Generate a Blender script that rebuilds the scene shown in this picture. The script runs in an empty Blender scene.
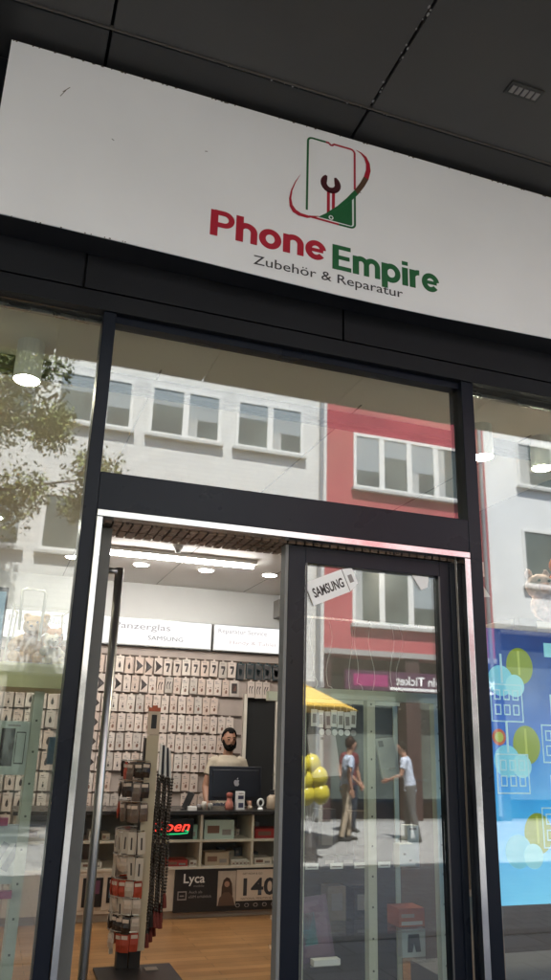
import bpy, bmesh, math, random
from mathutils import Vector, Matrix, Euler
random.seed(7)
R = math.radians
sc = bpy.context.scene
COL = sc.collection
PI = math.pi

# ------------------------------------------------------------------ materials
MATS = {}
def mat(name, col, rough=.5, metal=0., var=0., vscale=6., bump=0., bscale=60., spec=.5, emit=None, es=0., sub=0., coat=0.):
    if name in MATS: return MATS[name]
    m = bpy.data.materials.new(name); m.use_nodes = True
    nt = m.node_tree; b = nt.nodes['Principled BSDF']
    b.inputs['Base Color'].default_value = (*col, 1)
    b.inputs['Roughness'].default_value = rough
    b.inputs['Metallic'].default_value = metal
    b.inputs['Specular IOR Level'].default_value = spec
    if coat: b.inputs['Coat Weight'].default_value = coat
    if sub:
        b.inputs['Subsurface Weight'].default_value = sub
        b.inputs['Subsurface Radius'].default_value = (.02, .008, .004)
    if emit:
        b.inputs['Emission Color'].default_value = (*emit, 1)
        b.inputs['Emission Strength'].default_value = es
    if var or bump:
        tc = nt.nodes.new('ShaderNodeTexCoord')
    if var:
        n = nt.nodes.new('ShaderNodeTexNoise'); n.inputs['Scale'].default_value = vscale; n.inputs['Detail'].default_value = 5
        nt.links.new(tc.outputs['Object'], n.inputs['Vector'])
        mr = nt.nodes.new('ShaderNodeMapRange'); mr.inputs[1].default_value = .3; mr.inputs[2].default_value = .7
        mr.inputs[3].default_value = 1 - var; mr.inputs[4].default_value = 1 + var
        nt.links.new(n.outputs['Fac'], mr.inputs[0])
        mx = nt.nodes.new('ShaderNodeVectorMath'); mx.operation = 'SCALE'
        mx.inputs[0].default_value = col
        nt.links.new(mr.outputs[0], mx.inputs['Scale'])
        nt.links.new(mx.outputs[0], b.inputs['Base Color'])
        r2 = nt.nodes.new('ShaderNodeMapRange'); r2.inputs[3].default_value = max(.02, rough - .12); r2.inputs[4].default_value = min(1, rough + .12)
        nt.links.new(n.outputs['Fac'], r2.inputs[0]); nt.links.new(r2.outputs[0], b.inputs['Roughness'])
    if bump:
        n2 = nt.nodes.new('ShaderNodeTexNoise'); n2.inputs['Scale'].default_value = bscale; n2.inputs['Detail'].default_value = 4
        nt.links.new(tc.outputs['Object'], n2.inputs['Vector'])
        bp = nt.nodes.new('ShaderNodeBump'); bp.inputs['Strength'].default_value = bump; bp.inputs['Distance'].default_value = .01
        nt.links.new(n2.outputs['Fac'], bp.inputs['Height']); nt.links.new(bp.outputs[0], b.inputs['Normal'])
    MATS[name] = m
    return m

def glass_mat(name, ior, tint, wob=.0):
    m = bpy.data.materials.new(name); m.use_nodes = True; nt = m.node_tree; nt.nodes.clear()
    out = nt.nodes.new('ShaderNodeOutputMaterial'); mix = nt.nodes.new('ShaderNodeMixShader')
    tr = nt.nodes.new('ShaderNodeBsdfTransparent'); tr.inputs[0].default_value = (*tint, 1)
    gl = nt.nodes.new('ShaderNodeBsdfGlossy'); gl.inputs['Roughness'].default_value = .016
    gl.inputs[0].default_value = (1, 1, 1, 1)
    g = nt.nodes.new('ShaderNodeNewGeometry')
    fr = nt.nodes.new('ShaderNodeFresnel'); fr.inputs['IOR'].default_value = ior
    # a thin pane is entered and left: use the outside reflectance for both faces
    lw = nt.nodes.new('ShaderNodeLayerWeight'); lw.inputs['Blend'].default_value = .5
    r0 = ((ior - 1) / (ior + 1)) ** 2
    pw = nt.nodes.new('ShaderNodeMath'); pw.operation = 'POWER'; pw.inputs[1].default_value = 5
    nt.links.new(lw.outputs['Facing'], pw.inputs[0])
    ma = nt.nodes.new('ShaderNodeMath'); ma.operation = 'MULTIPLY_ADD'; ma.inputs[1].default_value = 1 - r0; ma.inputs[2].default_value = r0
    nt.links.new(pw.outputs[0], ma.inputs[0])
    if wob:
        tc = nt.nodes.new('ShaderNodeTexCoord'); n = nt.nodes.new('ShaderNodeTexNoise'); n.inputs['Scale'].default_value = 1.1; n.inputs['Detail'].default_value = 1
        nt.links.new(tc.outputs['Object'], n.inputs['Vector'])
        bp = nt.nodes.new('ShaderNodeBump'); bp.inputs['Strength'].default_value = wob; bp.inputs['Distance'].default_value = .01
        nt.links.new(n.outputs['Fac'], bp.inputs['Height']); nt.links.new(bp.outputs[0], gl.inputs['Normal'])
    nt.links.new(ma.outputs[0], mix.inputs[0]); nt.links.new(tr.outputs[0], mix.inputs[1]); nt.links.new(gl.outputs[0], mix.inputs[2])
    nt.links.new(mix.outputs[0], out.inputs[0])
    return m

def brick_mat(name, c1, c2, cm, scale, bw, rh, mortar=.01, rough=.7, bump=.3, rotx=None, rotz=0, var=.0, offset=.5):
    m = bpy.data.materials.new(name); m.use_nodes = True; nt = m.node_tree; b = nt.nodes['Principled BSDF']
    tc = nt.nodes.new('ShaderNodeTexCoord'); mp = nt.nodes.new('ShaderNodeMapping')
    if rotx is not None: mp.inputs['Rotation'].default_value = (rotx, 0, rotz)
    else: mp.inputs['Rotation'].default_value = (0, 0, rotz)
    nt.links.new(tc.outputs['Object'], mp.inputs['Vector'])
    br = nt.nodes.new('ShaderNodeTexBrick'); br.offset = offset
    br.inputs['Color1'].default_value = (*c1, 1); br.inputs['Color2'].default_value = (*c2, 1); br.inputs['Mortar'].default_value = (*cm, 1)
    br.inputs['Scale'].default_value = scale; br.inputs['Mortar Size'].default_value = mortar
    br.inputs['Brick Width'].default_value = bw; br.inputs['Row Height'].default_value = rh; br.inputs['Mortar Smooth'].default_value = .2
    nt.links.new(mp.outputs[0], br.inputs['Vector'])
    n = nt.nodes.new('ShaderNodeTexNoise'); n.inputs['Scale'].default_value = 3; n.inputs['Detail'].default_value = 6
    nt.links.new(mp.outputs[0], n.inputs['Vector'])
    mr = nt.nodes.new('ShaderNodeMapRange'); mr.inputs[3].default_value = 1 - var; mr.inputs[4].default_value = 1 + var
    nt.links.new(n.outputs['Fac'], mr.inputs[0])
    vm = nt.nodes.new('ShaderNodeVectorMath'); vm.operation = 'SCALE'
    nt.links.new(br.outputs['Color'], vm.inputs[0]); nt.links.new(mr.outputs[0], vm.inputs['Scale'])
    nt.links.new(vm.outputs[0], b.inputs['Base Color'])
    b.inputs['Roughness'].default_value = rough
    if bump:
        bp = nt.nodes.new('ShaderNodeBump'); bp.inputs['Strength'].default_value = bump; bp.inputs['Distance'].default_value = .01; bp.invert = True
        nt.links.new(br.outputs['Fac'], bp.inputs['Height']); nt.links.new(bp.outputs[0], b.inputs['Normal'])
    MATS[name] = m
    return m

def emit_mat(name, col, s):
    m = bpy.data.materials.new(name); m.use_nodes = True; nt = m.node_tree; nt.nodes.clear()
    o = nt.nodes.new('ShaderNodeOutputMaterial'); e = nt.nodes.new('ShaderNodeEmission')
    e.inputs[0].default_value = (*col, 1); e.inputs[1].default_value = s
    nt.links.new(e.outputs[0], o.inputs[0]); MATS[name] = m
    return m

# ------------------------------------------------------------------ mesh helpers
ORG = {}
class B:
    def __init__(s): s.v = []; s.f = []; s.m = []; s.T = Matrix()
    def add(s, vs, fs, mi=0):
        o = len(s.v); s.v += [s.T @ Vector(v) for v in vs]; s.f += [[i + o for i in f] for f in fs]; s.m += [mi] * len(fs)
        return s
    def box(s, x0, x1, y0, y1, z0, z1, mi=0):
        vs = [(x, y, z) for z in (z0, z1) for y in (y0, y1) for x in (x0, x1)]
        return s.add(vs, [(0, 2, 3, 1), (4, 5, 7, 6), (0, 1, 5, 4), (2, 6, 7, 3), (0, 4, 6, 2), (1, 3, 7, 5)], mi)
    def prism(s, pts, y0, y1, mi=0):           # polygon in x,z drawn anticlockwise seen from -y, extruded y0..y1
        n = len(pts); vs = [(p[0], y0, p[1]) for p in pts] + [(p[0], y1, p[1]) for p in pts]
        return s.add(vs, [tuple(range(n)), tuple(range(2 * n - 1, n - 1, -1))] + [(i, n + i, n + (i + 1) % n, (i + 1) % n) for i in range(n)], mi)
    def loft(s, pts, rad, n=12, mi=0, cap=True, side=(1, 0, 0)):
        pts = [Vector(p) for p in pts]; rings = []
        for i, p in enumerate(pts):
            a = pts[max(0, i - 1)]; b = pts[min(len(pts) - 1, i + 1)]; t = (b - a).normalized()
            sd = Vector(side); sd = sd - t * sd.dot(t)
            if sd.length < 1e-3: sd = Vector((0, 1, 0)) - t * t.y
            sd.normalize(); up = t.cross(sd)
            r = rad[i] if isinstance(rad, (list, tuple)) else rad
            rx, ry = r if isinstance(r, (list, tuple)) else (r, r)
            rings.append([p + sd * rx * math.cos(2 * PI * k / n) + up * ry * math.sin(2 * PI * k / n) for k in range(n)])
        vs = [v for r in rings for v in r]; fs = []
        for i in range(len(pts) - 1):
            for k in range(n): fs.append((i * n + k, i * n + (k + 1) % n, (i + 1) * n + (k + 1) % n, (i + 1) * n + k))
        if cap: fs += [tuple(range(n - 1, -1, -1)), tuple(range((len(pts) - 1) * n, len(pts) * n))]
        return s.add(vs, fs, mi)
    def cyl(s, p0, p1, r, r1=None, n=16, mi=0): return s.loft([p0, p1], [r, r if r1 is None else r1], n, mi)
    def ball(s, c, r, n=14, mi=0, rot=None):
        r = r if isinstance(r, (list, tuple)) else (r, r, r); c = Vector(c); vs = []; fs = []; m = n // 2
        for j in range(1, m):
            for k in range(n):
                t = PI * j / m; p = Vector((r[0] * math.sin(t) * math.cos(2 * PI * k / n), r[1] * math.sin(t) * math.sin(2 * PI * k / n), r[2] * math.cos(t)))
                vs.append(c + (rot @ p if rot else p))
        top = Vector((0, 0, r[2])); bot = Vector((0, 0, -r[2]))
        vs += [c + (rot @ top if rot else top), c + (rot @ bot if rot else bot)]
        for j in range(m - 2):
            for k in range(n): fs.append((j * n + k, (j + 1) * n + k, (j + 1) * n + (k + 1) % n, j * n + (k + 1) % n))
        a = len(vs) - 2
        for k in range(n): fs += [(a, k, (k + 1) % n), (a + 1, (m - 2) * n + (k + 1) % n, (m - 2) * n + k)]
        return s.add(vs, fs, mi)
    def build(s, name, mats, parent=None, loc=None, smooth=False, bevel=0., kind=None, remesh=0., rz=0., noise=0.):
        if not isinstance(mats, (list, tuple)): mats = [mats]
        o_ = Vector(ORG.get(parent.name, (0, 0, 0))) if parent else Vector(loc or (0, 0, 0))
        me = bpy.data.meshes.new(name); me.from_pydata([v - o_ for v in s.v], [], s.f)
        for m in mats: me.materials.append(m)
        me.polygons.foreach_set('material_index', s.m)
        if smooth: me.polygons.foreach_set('use_smooth', [True] * len(me.polygons))
        me.update()
        if len(me.polygons) < 60000:
            bm = bmesh.new(); bm.from_mesh(me); bmesh.ops.recalc_face_normals(bm, faces=bm.faces); bm.to_mesh(me); bm.free()
        ob = bpy.data.objects.new(name, me); COL.objects.link(ob)
        if parent: ob.parent = parent; ORG[ob.name] = tuple(o_)
        else: ob.location = o_; ORG[ob.name] = tuple(o_)
        if bevel:
            bv = ob.modifiers.new('bev', 'BEVEL'); bv.width = bevel; bv.segments = 2; bv.limit_method = 'ANGLE'
        if remesh:
            rm = ob.modifiers.new('r', 'REMESH'); rm.mode = 'VOXEL'; rm.voxel_size = remesh; rm.use_smooth_shade = True
            sm = ob.modifiers.new('s', 'SMOOTH'); sm.iterations = 4
            if noise:
                tx = bpy.data.textures.new('fur', 'CLOUDS'); tx.noise_scale = .012
                dm = ob.modifiers.new('d', 'DISPLACE'); dm.texture = tx; dm.strength = noise; dm.mid_level = .4
            dg = bpy.context.evaluated_depsgraph_get(); m2 = bpy.data.meshes.new_from_object(ob.evaluated_get(dg))
            ob.modifiers.clear(); ob.data = m2
            m2.polygons.foreach_set('use_smooth', [True] * len(m2.polygons))
        if kind: ob['kind'] = kind
        return ob

def tag(o, label, cat, group=None):
    o['label'] = label; o['category'] = cat
    if group: o['group'] = group
    return o
def thing(name, label, cat, loc=(0, 0, 0), group=None):
    o = bpy.data.objects.new(name, None); o.empty_display_size = .1; COL.objects.link(o); o.location = loc; ORG[o.name] = tuple(loc)
    return tag(o, label, cat, group)
def text(name, body, x0, z0, y, height, mats, parent, width=None, bold=0., ex=.001, yaw=0., shear=0., roll=0.):
    """lettering on a wall facing -y (yaw turns it), left end x0, baseline z0, cap height given; width squeezes it to fit"""
    cu = bpy.data.curves.new(name, 'FONT'); cu.body = body; cu.size = 1; cu.extrude = 0; cu.offset = bold; cu.shear = shear; cu.resolution_u = 3
    t = bpy.data.objects.new(name, cu); COL.objects.link(t)
    dg = bpy.context.evaluated_depsgraph_get(); me = bpy.data.meshes.new_from_object(t.evaluated_get(dg))
    bpy.data.objects.remove(t); bpy.data.curves.remove(cu)
    xs = [v.co.x for v in me.vertices]
    if not xs: return None
    cap = .729; sy = height / cap; sx = sy if width is None else width / (max(xs) - min(xs)); xm = min(xs)
    M = Matrix.Translation(Vector((x0, y, z0))) @ Matrix.Rotation(yaw, 4, 'Z') @ Matrix.Rotation(roll, 4, 'Y') @ Matrix.Rotation(PI / 2, 4, 'X') @ Matrix.Diagonal((sx, sy, 1, 1)) @ Matrix.Translation((-xm, 0, 0))
    me.transform(M)
    o_ = Vector(ORG[parent.name]); me.transform(Matrix.Translation(-o_))
    me.materials.clear(); me.materials.append(mats)
    ob = bpy.data.objects.new(name, me); COL.objects.link(ob); ob.parent = parent
    return ob
def dup(root, loc=None, label=None, rz=None):
    r = root.copy(); COL.objects.link(r)
    if loc is not None: r.location = loc
    if rz is not None: r.rotation_euler = (0, 0, rz)
    if label: r['label'] = label
    for ch in root.children:
        c = ch.copy(); COL.objects.link(c); c.parent = r
        for g in ch.children:
            d = g.copy(); COL.objects.link(d); d.parent = c
    return r
ORD = 'first second third fourth fifth sixth seventh eighth ninth tenth eleventh twelfth thirteenth fourteenth fifteenth sixteenth seventeenth eighteenth nineteenth twentieth twenty-first twenty-second twenty-third twenty-fourth'.split()

# ------------------------------------------------------------------ palette
frameM = mat('anthracite_paint', (.0065, .009, .0155), .3, spec=.18, var=.12, vscale=3, bump=.03, bscale=200)
fasciaM = mat('fascia_paint', (.0075, .0085, .011), .5, spec=.2, var=.15, vscale=2)
chrome = mat('chrome', (.60, .60, .59), .2, 1, var=.12, vscale=5, bump=.1, bscale=7)
steel = mat('brushed_steel', (.5, .5, .49), .28, 1, var=.1, vscale=8)
alu = mat('grey_aluminium', (.33, .33, .32), .4, .6, var=.08)
soffM = mat('soffit_panel', (.056, .053, .049), .55, var=.14, vscale=1.3, bump=.05, bscale=30)
gapM = mat('joint_gap', (.01, .01, .01), .9)
signM = mat('sign_white', (.735, .75, .765), .42, var=.04, vscale=1.5)
redM = mat('sign_red', (.36, .012, .03), .4)
greenM = mat('sign_green', (.012, .105, .035), .4)
darkredM = mat('sign_dark_red', (.05, .008, .012), .4)
inkM = mat('sign_ink', (.03, .03, .035), .5)
whiteM = mat('white_paint', (.78, .77, .74), .5, var=.03)
wallM = mat('shop_wall_paint', (.66, .66, .64), .7, var=.04, vscale=2)
ceilM = mat('ceiling_white', (.78, .77, .73), .8, var=.03, vscale=2)
creamM = mat('cream_laminate', (.70, .64, .55), .4, var=.05)
woodPaleM = mat('pale_wood', (.42, .31, .21), .45, var=.12, vscale=5)
blackM = mat('black_plastic', (.012, .012, .013), .35)
blackMatte = mat('black_matte', (.012, .012, .012), .8)
cardM = mat('card_white', (.63, .53, .465), .5, var=.04, vscale=9)
cardM2 = mat('card_rose', (.58, .46, .39), .5, var=.05, vscale=9)
printM = mat('print_dark', (.045, .035, .035), .5)
printBrown = mat('print_brown', (.20, .10, .07), .5)
printGrey = mat('print_grey', (.28, .25, .24), .5)
tealM = mat('teal_dark', (.03, .06, .07), .4, var=.2, vscale=20)
redCard = mat('card_red', (.42, .06, .03), .45, var=.1, vscale=15)
postM = mat('post_cream', (.58, .60, .48), .4, 0., var=.05)
paperM = mat('paper_white', (.85, .85, .84), .6)
yellowM = mat('yellow_cloth', (.70, .45, .08), .7, var=.06)
skinM = mat('skin', (.36, .19, .125), .5, sub=.08, var=.06, vscale=12)
hairM = mat('hair_black', (.006, .005, .0045), .75, spec=.1, var=.3, vscale=60, bump=.4, bscale=150)
G_win = glass_mat('window_glass', 2.0, (.93, .955, .92), .02)
G_clear = glass_mat('clear_glass', 1.35, (.97, .98, .97))
G_far = mat('far_window_glass', (.11, .13, .115), .05, spec=.8, var=.5, vscale=.9)  # base lightened in place of the sky these panes would mirror

# ------------------------------------------------------------------ world, sun, camera
EL = 62; AZ = -12     # the sun stands behind the shop, a little to its left
w = bpy.data.worlds.new('World'); sc.world = w; w.use_nodes = True
nt = w.node_tree; bg = nt.nodes['Background']
sky = nt.nodes.new('ShaderNodeTexSky'); sky.sky_type = 'NISHITA'; sky.sun_disc = False
sky.sun_elevation = R(EL); sky.sun_rotation = R(AZ); sky.air_density = 1.2; sky.dust_density = 1.2
nt.links.new(sky.outputs[0], bg.inputs[0]); bg.inputs[1].default_value = .12
sl = bpy.data.lights.new('sun', 'SUN'); sl.energy = 5; sl.angle = R(.6); sl.color = (1, .985, .96)
so = bpy.data.objects.new('sun', sl); COL.objects.link(so)
sd = Vector((-math.sin(R(AZ)) * math.cos(R(EL)), -math.cos(R(AZ)) * math.cos(R(EL)), -math.sin(R(EL))))
so.rotation_euler = sd.to_track_quat('-Z', 'Y').to_euler(); so.location = (0, 0, 30)
cd = bpy.data.cameras.new('camera'); cam = bpy.data.objects.new('camera', cd); COL.objects.link(cam); sc.camera = cam
cd.sensor_fit = 'VERTICAL'; cd.sensor_height = 36; cd.lens = 36 * 774 / 980; cd.clip_end = 2000; cd.clip_start = .05
yaw, pitch, roll = R(18.9954), R(17.8201), R(1.6473)
f = Vector((math.sin(yaw) * math.cos(pitch), math.cos(yaw) * math.cos(pitch), math.sin(pitch)))
r = Vector((math.cos(yaw), -math.sin(yaw), 0)); u = r.cross(f)
r2 = math.cos(roll) * r + math.sin(roll) * u; u2 = -math.sin(roll) * r + math.cos(roll) * u
cam.matrix_world = Matrix(((r2.x, u2.x, -f.x, 0), (r2.y, u2.y, -f.y, -3), (r2.z, u2.z, -f.z, 1.62), (0, 0, 0, 1)))
sc.view_settings.view_transform = 'Standard'; sc.view_settings.look = 'None'; sc.view_settings.gamma = 1
sc.view_settings.exposure = 2.05; sc.view_settings.use_curve_mapping = False
sc.cycles.use_denoising = True
sc.cycles.max_bounces = 10; sc.cycles.transparent_max_bounces = 24; sc.cycles.sample_clamp_indirect = 6
sc.cycles.caustics_reflective = False

# ------------------------------------------------------------------ ground outside
pav = brick_mat('pavement_slabs', (.27, .265, .26), (.22, .215, .21), (.09, .088, .086), 1, .6, .4, .008, .75, .4, var=.25)
pav2 = brick_mat('plaza_setts', (.34, .335, .325), (.28, .275, .265), (.13, .128, .124), 1, .3, .2, .008, .75, .4, var=.25)
asph = mat('asphalt', (.055, .054, .052), .85, var=.25, vscale=3, bump=.4, bscale=180)
groundM = mat('far_ground', (.16, .15, .14), .9, var=.2, vscale=.2)
B().box(-260, 260, -260, -13, -.2, -.012).box(-260, 260, -13, 260, -.2, -.012).build('ground', groundM, kind='structure')
B().box(-40, 40, -3.6, 0, -.01, -.002).build('pavement', pav, kind='structure')
B().box(-40, 40, -13, -3.6, -.01, -.004).build('street', pav2, kind='structure')
B().box(-40, 40, -3.75, -3.6, -.003, .004).build('gutter', mat('gutter_stone', (.2, .19, .18), .8, var=.2), kind='structure')

# ------------------------------------------------------------------ shop interior (the setting)
floorM = brick_mat('oak_floor', (.36, .19, .075), (.25, .12, .042), (.07, .035, .015), 1, .9, .1, .0025, .3, .2, var=.45)
B().box(-2.6, 4.4, .15, 6.3, -.06, .0).build('shop_floor', floorM, kind='structure')
cl = B().box(-2.6, 4.4, .12, 6.3, 3.36, 3.46)
cl.build('shop_ceiling', ceilM, kind='structure')
sm_ = B()
for k in range(6): sm_.box(-1.62 + k * 1.1, -1.612 + k * 1.1, .5, 6.2, 3.3565, 3.3605)
sm_.box(-2.6, 4.4, 2.6, 2.608, 3.3568, 3.3602)
sm_.build('ceiling_joint', mat('ceiling_joint_paint', (.3, .29, .27), .8), kind='structure')
B().box(-2.6, 4.4, 6.25, 6.4, 0, 3.36).build('wall_back', wallM, kind='structure')
B().box(-2.7, -2.6, .12, 6.4, 0, 3.46).build('wall_left', wallM, kind='structure')
B().box(3.4, 3.5, .9, 6.25, 0, 3.358).build('wall_right', mat('dark_backdrop_wall', (.07, .06, .05), .7, var=.15), kind='structure')  # set inward and coloured dark so the door glass reflections stand out
B().box(-2.6, 4.4, .62, .655, 3.30, 3.356).box(-2.6, 4.4, .70, .735, 3.30, 3.356).build('ceiling_slot', mat('slot_dark', (.04, .035, .03), .6), kind='structure')

# ------------------------------------------------------------------ the shop building
bld = thing('shop_building', 'dark framed shopfront building with grey soffit, glass windows and open doorway', 'building')
b = B()
b.box(-14, 18, -2.8, 8, 4.62, 9).box(-14, -2.7, 0, 8, 0, 4.6).box(4.5, 18, 0, 8, 0, 4.6).box(-2.7, 4.5, 6.41, 8, 0, 4.6)
b.box(-2.7, 4.5, .12, 6.4, 3.47, 4.6)
b.build('upper_wall', mat('upper_render', (.4, .38, .35), .8, var=.1), bld)
# soffit: panels with open joints
s = B(); x = .115 - 1.225 * 8
while x < 14:
    s.box(x + .007, x + 1.218, -2.8, -.335, 4.5, 4.53); s.box(x + .007, x + 1.218, -.315, .0, 4.502, 4.53, 1); x += 1.225
s.build('soffit', [soffM, mat('soffit_inner_shaded', (.03, .029, .027), .6, var=.1)], bld, bevel=.003)  # inner strip coloured darker in place of the recess shade
s = B(); s.box(-14, 14, -2.8, .0, 4.56, 4.6); s.build('soffit_backing', gapM, bld)
s = B(); s.box(-9, 12, -.3355, -.331, 4.492, 4.515); s.build('soffit_edge_trim', mat('trim_brown', (.1, .09, .08), .4, .3), bld)
fk = B(); rq = random.Random(4)
for q in range(26):
    yy = rq.uniform(-1.0, -.34) if q < 16 else -.325; xx = 1.3375 + rq.choice([-.006, .006]) + rq.uniform(-.004, .004) if q < 16 else rq.uniform(.6, 1.45); a_ = rq.uniform(.002, .007)
    fk.ball((xx, yy, 4.4985), (a_, a_ * rq.uniform(.8, 2), .002), 6)
fk.build('paint_flecks', mat('fleck_grey', (.30, .29, .27), .8), bld, kind='stuff')
v = B(); v.box(1.87, 2.045, -.715, -.645, 4.492, 4.502)
for k in range(5): v.box(1.885 + k * .031, 1.907 + k * .031, -.70, -.66, 4.488, 4.4925, 1)
v.build('soffit_vent', [mat('vent_dark', (.025, .024, .022), .5), mat('vent_slot', (.22, .21, .2), .4, .5)], bld)
# fascia above the windows
s = B(); x = .14 - 1.21 * 3
while x < 6:
    s.box(x + .005, x + 1.205, -.004, .03, 3.43, 4.5); x += 1.21
s.box(-6, 8, -.012, .03, 3.335, 3.418)
s.build('fascia', fasciaM, bld, bevel=.002)
B().box(-6, 8, .03, .12, 3.335, 4.5).build('fascia_core', gapM, bld)
# mullions, rails
for x0, x1 in ((.237, .2905), (1.989, 2.056), (-2.3, -2.2), (3.6, 3.7)):
    B().box(x0, x1, -.002, .115, 0, 3.334).build('mullion', frameM, bld, bevel=.003)
B().box(.291, 1.989, -.002, .115, 2.464, 2.62).build('transom', frameM, bld, bevel=.003)
B().box(.291, 1.989, .02, .08, 3.30, 3.334).build('glazing_bead', frameM, bld)
for x0, x1 in ((-2.2, .237), (2.056, 3.6)):
    B().box(x0, x1, 0, .11, 0, .16).build('sill_rail', frameM, bld, bevel=.003)
    B().box(x0, x1, .085, .105, 3.318, 3.334).build('glazing_bead', steel, bld)
    B().box(x0, x1, .04, .052, .16, 3.334).build('window', G_win, bld)
B().box(.291, 1.989, .04, .052, 2.62, 3.334).build('window', G_win, bld)
# chrome door surround, reflecting underside
B().box(.293, .316, -.012, .10, 0, 2.433).build('jamb_trim', chrome, bld, bevel=.002)
B().box(1.955, 1.985, -.012, .06, 0, 2.433).build('jamb_trim', chrome, bld, bevel=.002)
B().box(.293, 1.985, -.012, .05, 2.434, 2.462).build('head_trim', chrome, bld, bevel=.002)
hg = B(); hg.box(.318, 1.954, .05, .30, 2.438, 2.462)
for k in range(41):
    hg.box(.33 + k * .0395, .332 + k * .0395 + .03, .06, .17, 2.428, 2.439, 1); hg.box(.33 + k * .0395, .332 + k * .0395 + .03, .18, .29, 2.428, 2.439, 1)
hg.build('header_underside', [mat('underside_dark', (.07, .05, .04), .4, .5), mat('mirrored_paving_brown', (.25, .18, .14), .3, .7, var=.3, vscale=30)], bld)  # brown cells stand in for paving mirrored in the header underside
# right door leaf, closed
leaf = B()
x0, x1, y0, y1 = 1.115, 1.953, .07, .13
leaf.box(x0 + .0115, 1.205, y0, y1, .01, 2.425).box(1.868, x1, y0, y1, .01, 2.425).box(1.205, 1.868, y0, y1, 2.352, 2.425).box(1.205, 1.868, y0, y1, .01, .22)
leaf.box(1.918, 1.926, y0 - .006, y0, .01, 2.42)
door = leaf.build('door', frameM, bld, bevel=.002)
ORG[door.name] = (0, 0, 0)
B().box(1.112, 1.126, .072, .128, .01, 2.424).build('edge_seal', mat('seal_grey', (.17, .17, .16), .5), door)
B().box(1.205, 1.868, .09, .10, .22, 2.352).build('glass', G_win, door)
B().box(1.205, 1.213, .0665, .0695, .22, 2.352).box(1.86, 1.868, .0665, .0695, .22, 2.352).build('glazing_bead', mat('bead_grey', (.06, .06, .06), .4), door)
# left door leaf, swung inwards about a right angle
lf = B(); lf.T = Matrix.Translation((.343, .11, 0)) @ Matrix.Rotation(R(88.5), 4, 'Z')
T0 = lf.T.copy()
lf.box(0, .10, -.03, .03, .01, 2.42).box(.72, .80, -.03, .03, .01, 2.42).box(.10, .72, -.03, .03, 2.34, 2.42).box(.10, .72, -.03, .03, .01, .16)
door2 = lf.build('door', mat('leaf_grey', (.11, .11, .098), .55, var=.1), bld, bevel=.003)
ORG[door2.name] = (0, 0, 0)
g = B(); g.T = T0; g.box(.10, .72, -.005, .005, .16, 2.34); g.build('glass', G_clear, door2)
h = B(); h.T = T0
h.loft([(.11, -.083, .25), (.11, -.083, 2.28)], .0175, 16); h.box(.095, .125, -.083, -.0305, 2.255, 2.276).box(.095, .125, -.083, -.0305, .34, .365)
h.build('handle', mat('handle_steel', (.42, .41, .39), .33, 1, var=.1), door2, smooth=True)
# ------------------------------------------------------------------ the sign
sg = thing('shop_sign', 'long white shop sign reading Phone Empire with a phone and wrench logo', 'sign', (1.0, -.15, 3.59))
low = [(-.285, 3.594), (.0, 3.592), (.3, 3.588), (.6, 3.582), (.95, 3.573), (1.25, 3.567), (1.5, 3.566), (1.8, 3.570), (2.1, 3.579), (2.43, 3.589), (3.0, 3.594), (3.7, 3.594)]
pn_ = B()
for (xa, za), (xb, zb) in zip(low[:-1], low[1:]):
    pn_.prism([(xa, za), (xb, zb), (xb, 4.468), (xa, 4.468)], -.15, -.145)
pn_.build('panel', signM, sg)
B().box(-.285, 3.7, -.144, -.006, 3.592, 4.47).build('sign_box', mat('sign_box_grey', (.022, .022, .024), .6, var=.15, spec=.2), sg)
gr = B()
for k in range(60):
    xx = random.uniform(-.28, 2.6); t = random.random() < .85
    if not t: xx = random.uniform(-.28, .4)
    zz = 4.4655 if t else 3.592; wv = random.uniform(.003, .009) * (1 if t else .6)
    gr.prism([(xx, zz - .003), (xx + wv, zz - .002 - random.random() * .002), (xx + wv * 1.6, zz), (xx + wv, zz + .0025), (xx, zz + .0025)], -.1515, -.1502)
for xx, zz, a in ((-.046, 4.262, 1.1), (-.035, 4.285, .9), (.184, 4.089, -.5), (1.372, 4.162, .3), (.6, 4.16, .2)):
    L = .022 if xx < 0 else .006
    gr.T = Matrix.Translation((xx, 0, zz)) @ Matrix.Rotation(-a, 4, 'Y'); gr.box(-L, L, -.1512, -.1503, -.0014, .0014); gr.T = Matrix()
gr.build('grime_specks', mat('grime', (.1, .085, .07), .9), sg, kind='stuff')
Y = -.1512
def strip(bm_, pts, wd, tf, y):
    """a flat stroke of even width along a polyline in letter units"""
    P = [Vector((p[0], p[1])) for p in pts]; closed = (P[0] - P[-1]).length < 1e-6
    if closed: P = P[:-1]
    n = len(P); Lf = []; Rt = []
    for i, p in enumerate(P):
        a = P[i - 1] if (i or closed) else p; c = P[(i + 1) % n] if (i < n - 1 or closed) else p
        d1 = (p - a).normalized() if (p - a).length else (c - p).normalized(); d2 = (c - p).normalized() if (c - p).length else d1
        m = Vector((-(d1 + d2).y, (d1 + d2).x)).normalized(); co = max(.5, m.dot(Vector((-d1.y, d1.x))))
        Lf.append(p + m * wd / 2 / co); Rt.append(p - m * wd / 2 / co)
    for i in range(n if closed else n - 1):
        j = (i + 1) % n
        bm_.prism([tf(Rt[i]), tf(Rt[j]), tf(Lf[j]), tf(Lf[i])], y, y + .0009)
def el(cx, cy, rx, ry, a0, a1, n=26): return [(cx + rx * math.cos(R(a0 + (a1 - a0) * k / n)), cy + ry * math.sin(R(a0 + (a1 - a0) * k / n))) for k in range(n + 1)]
T_ = .235
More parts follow.
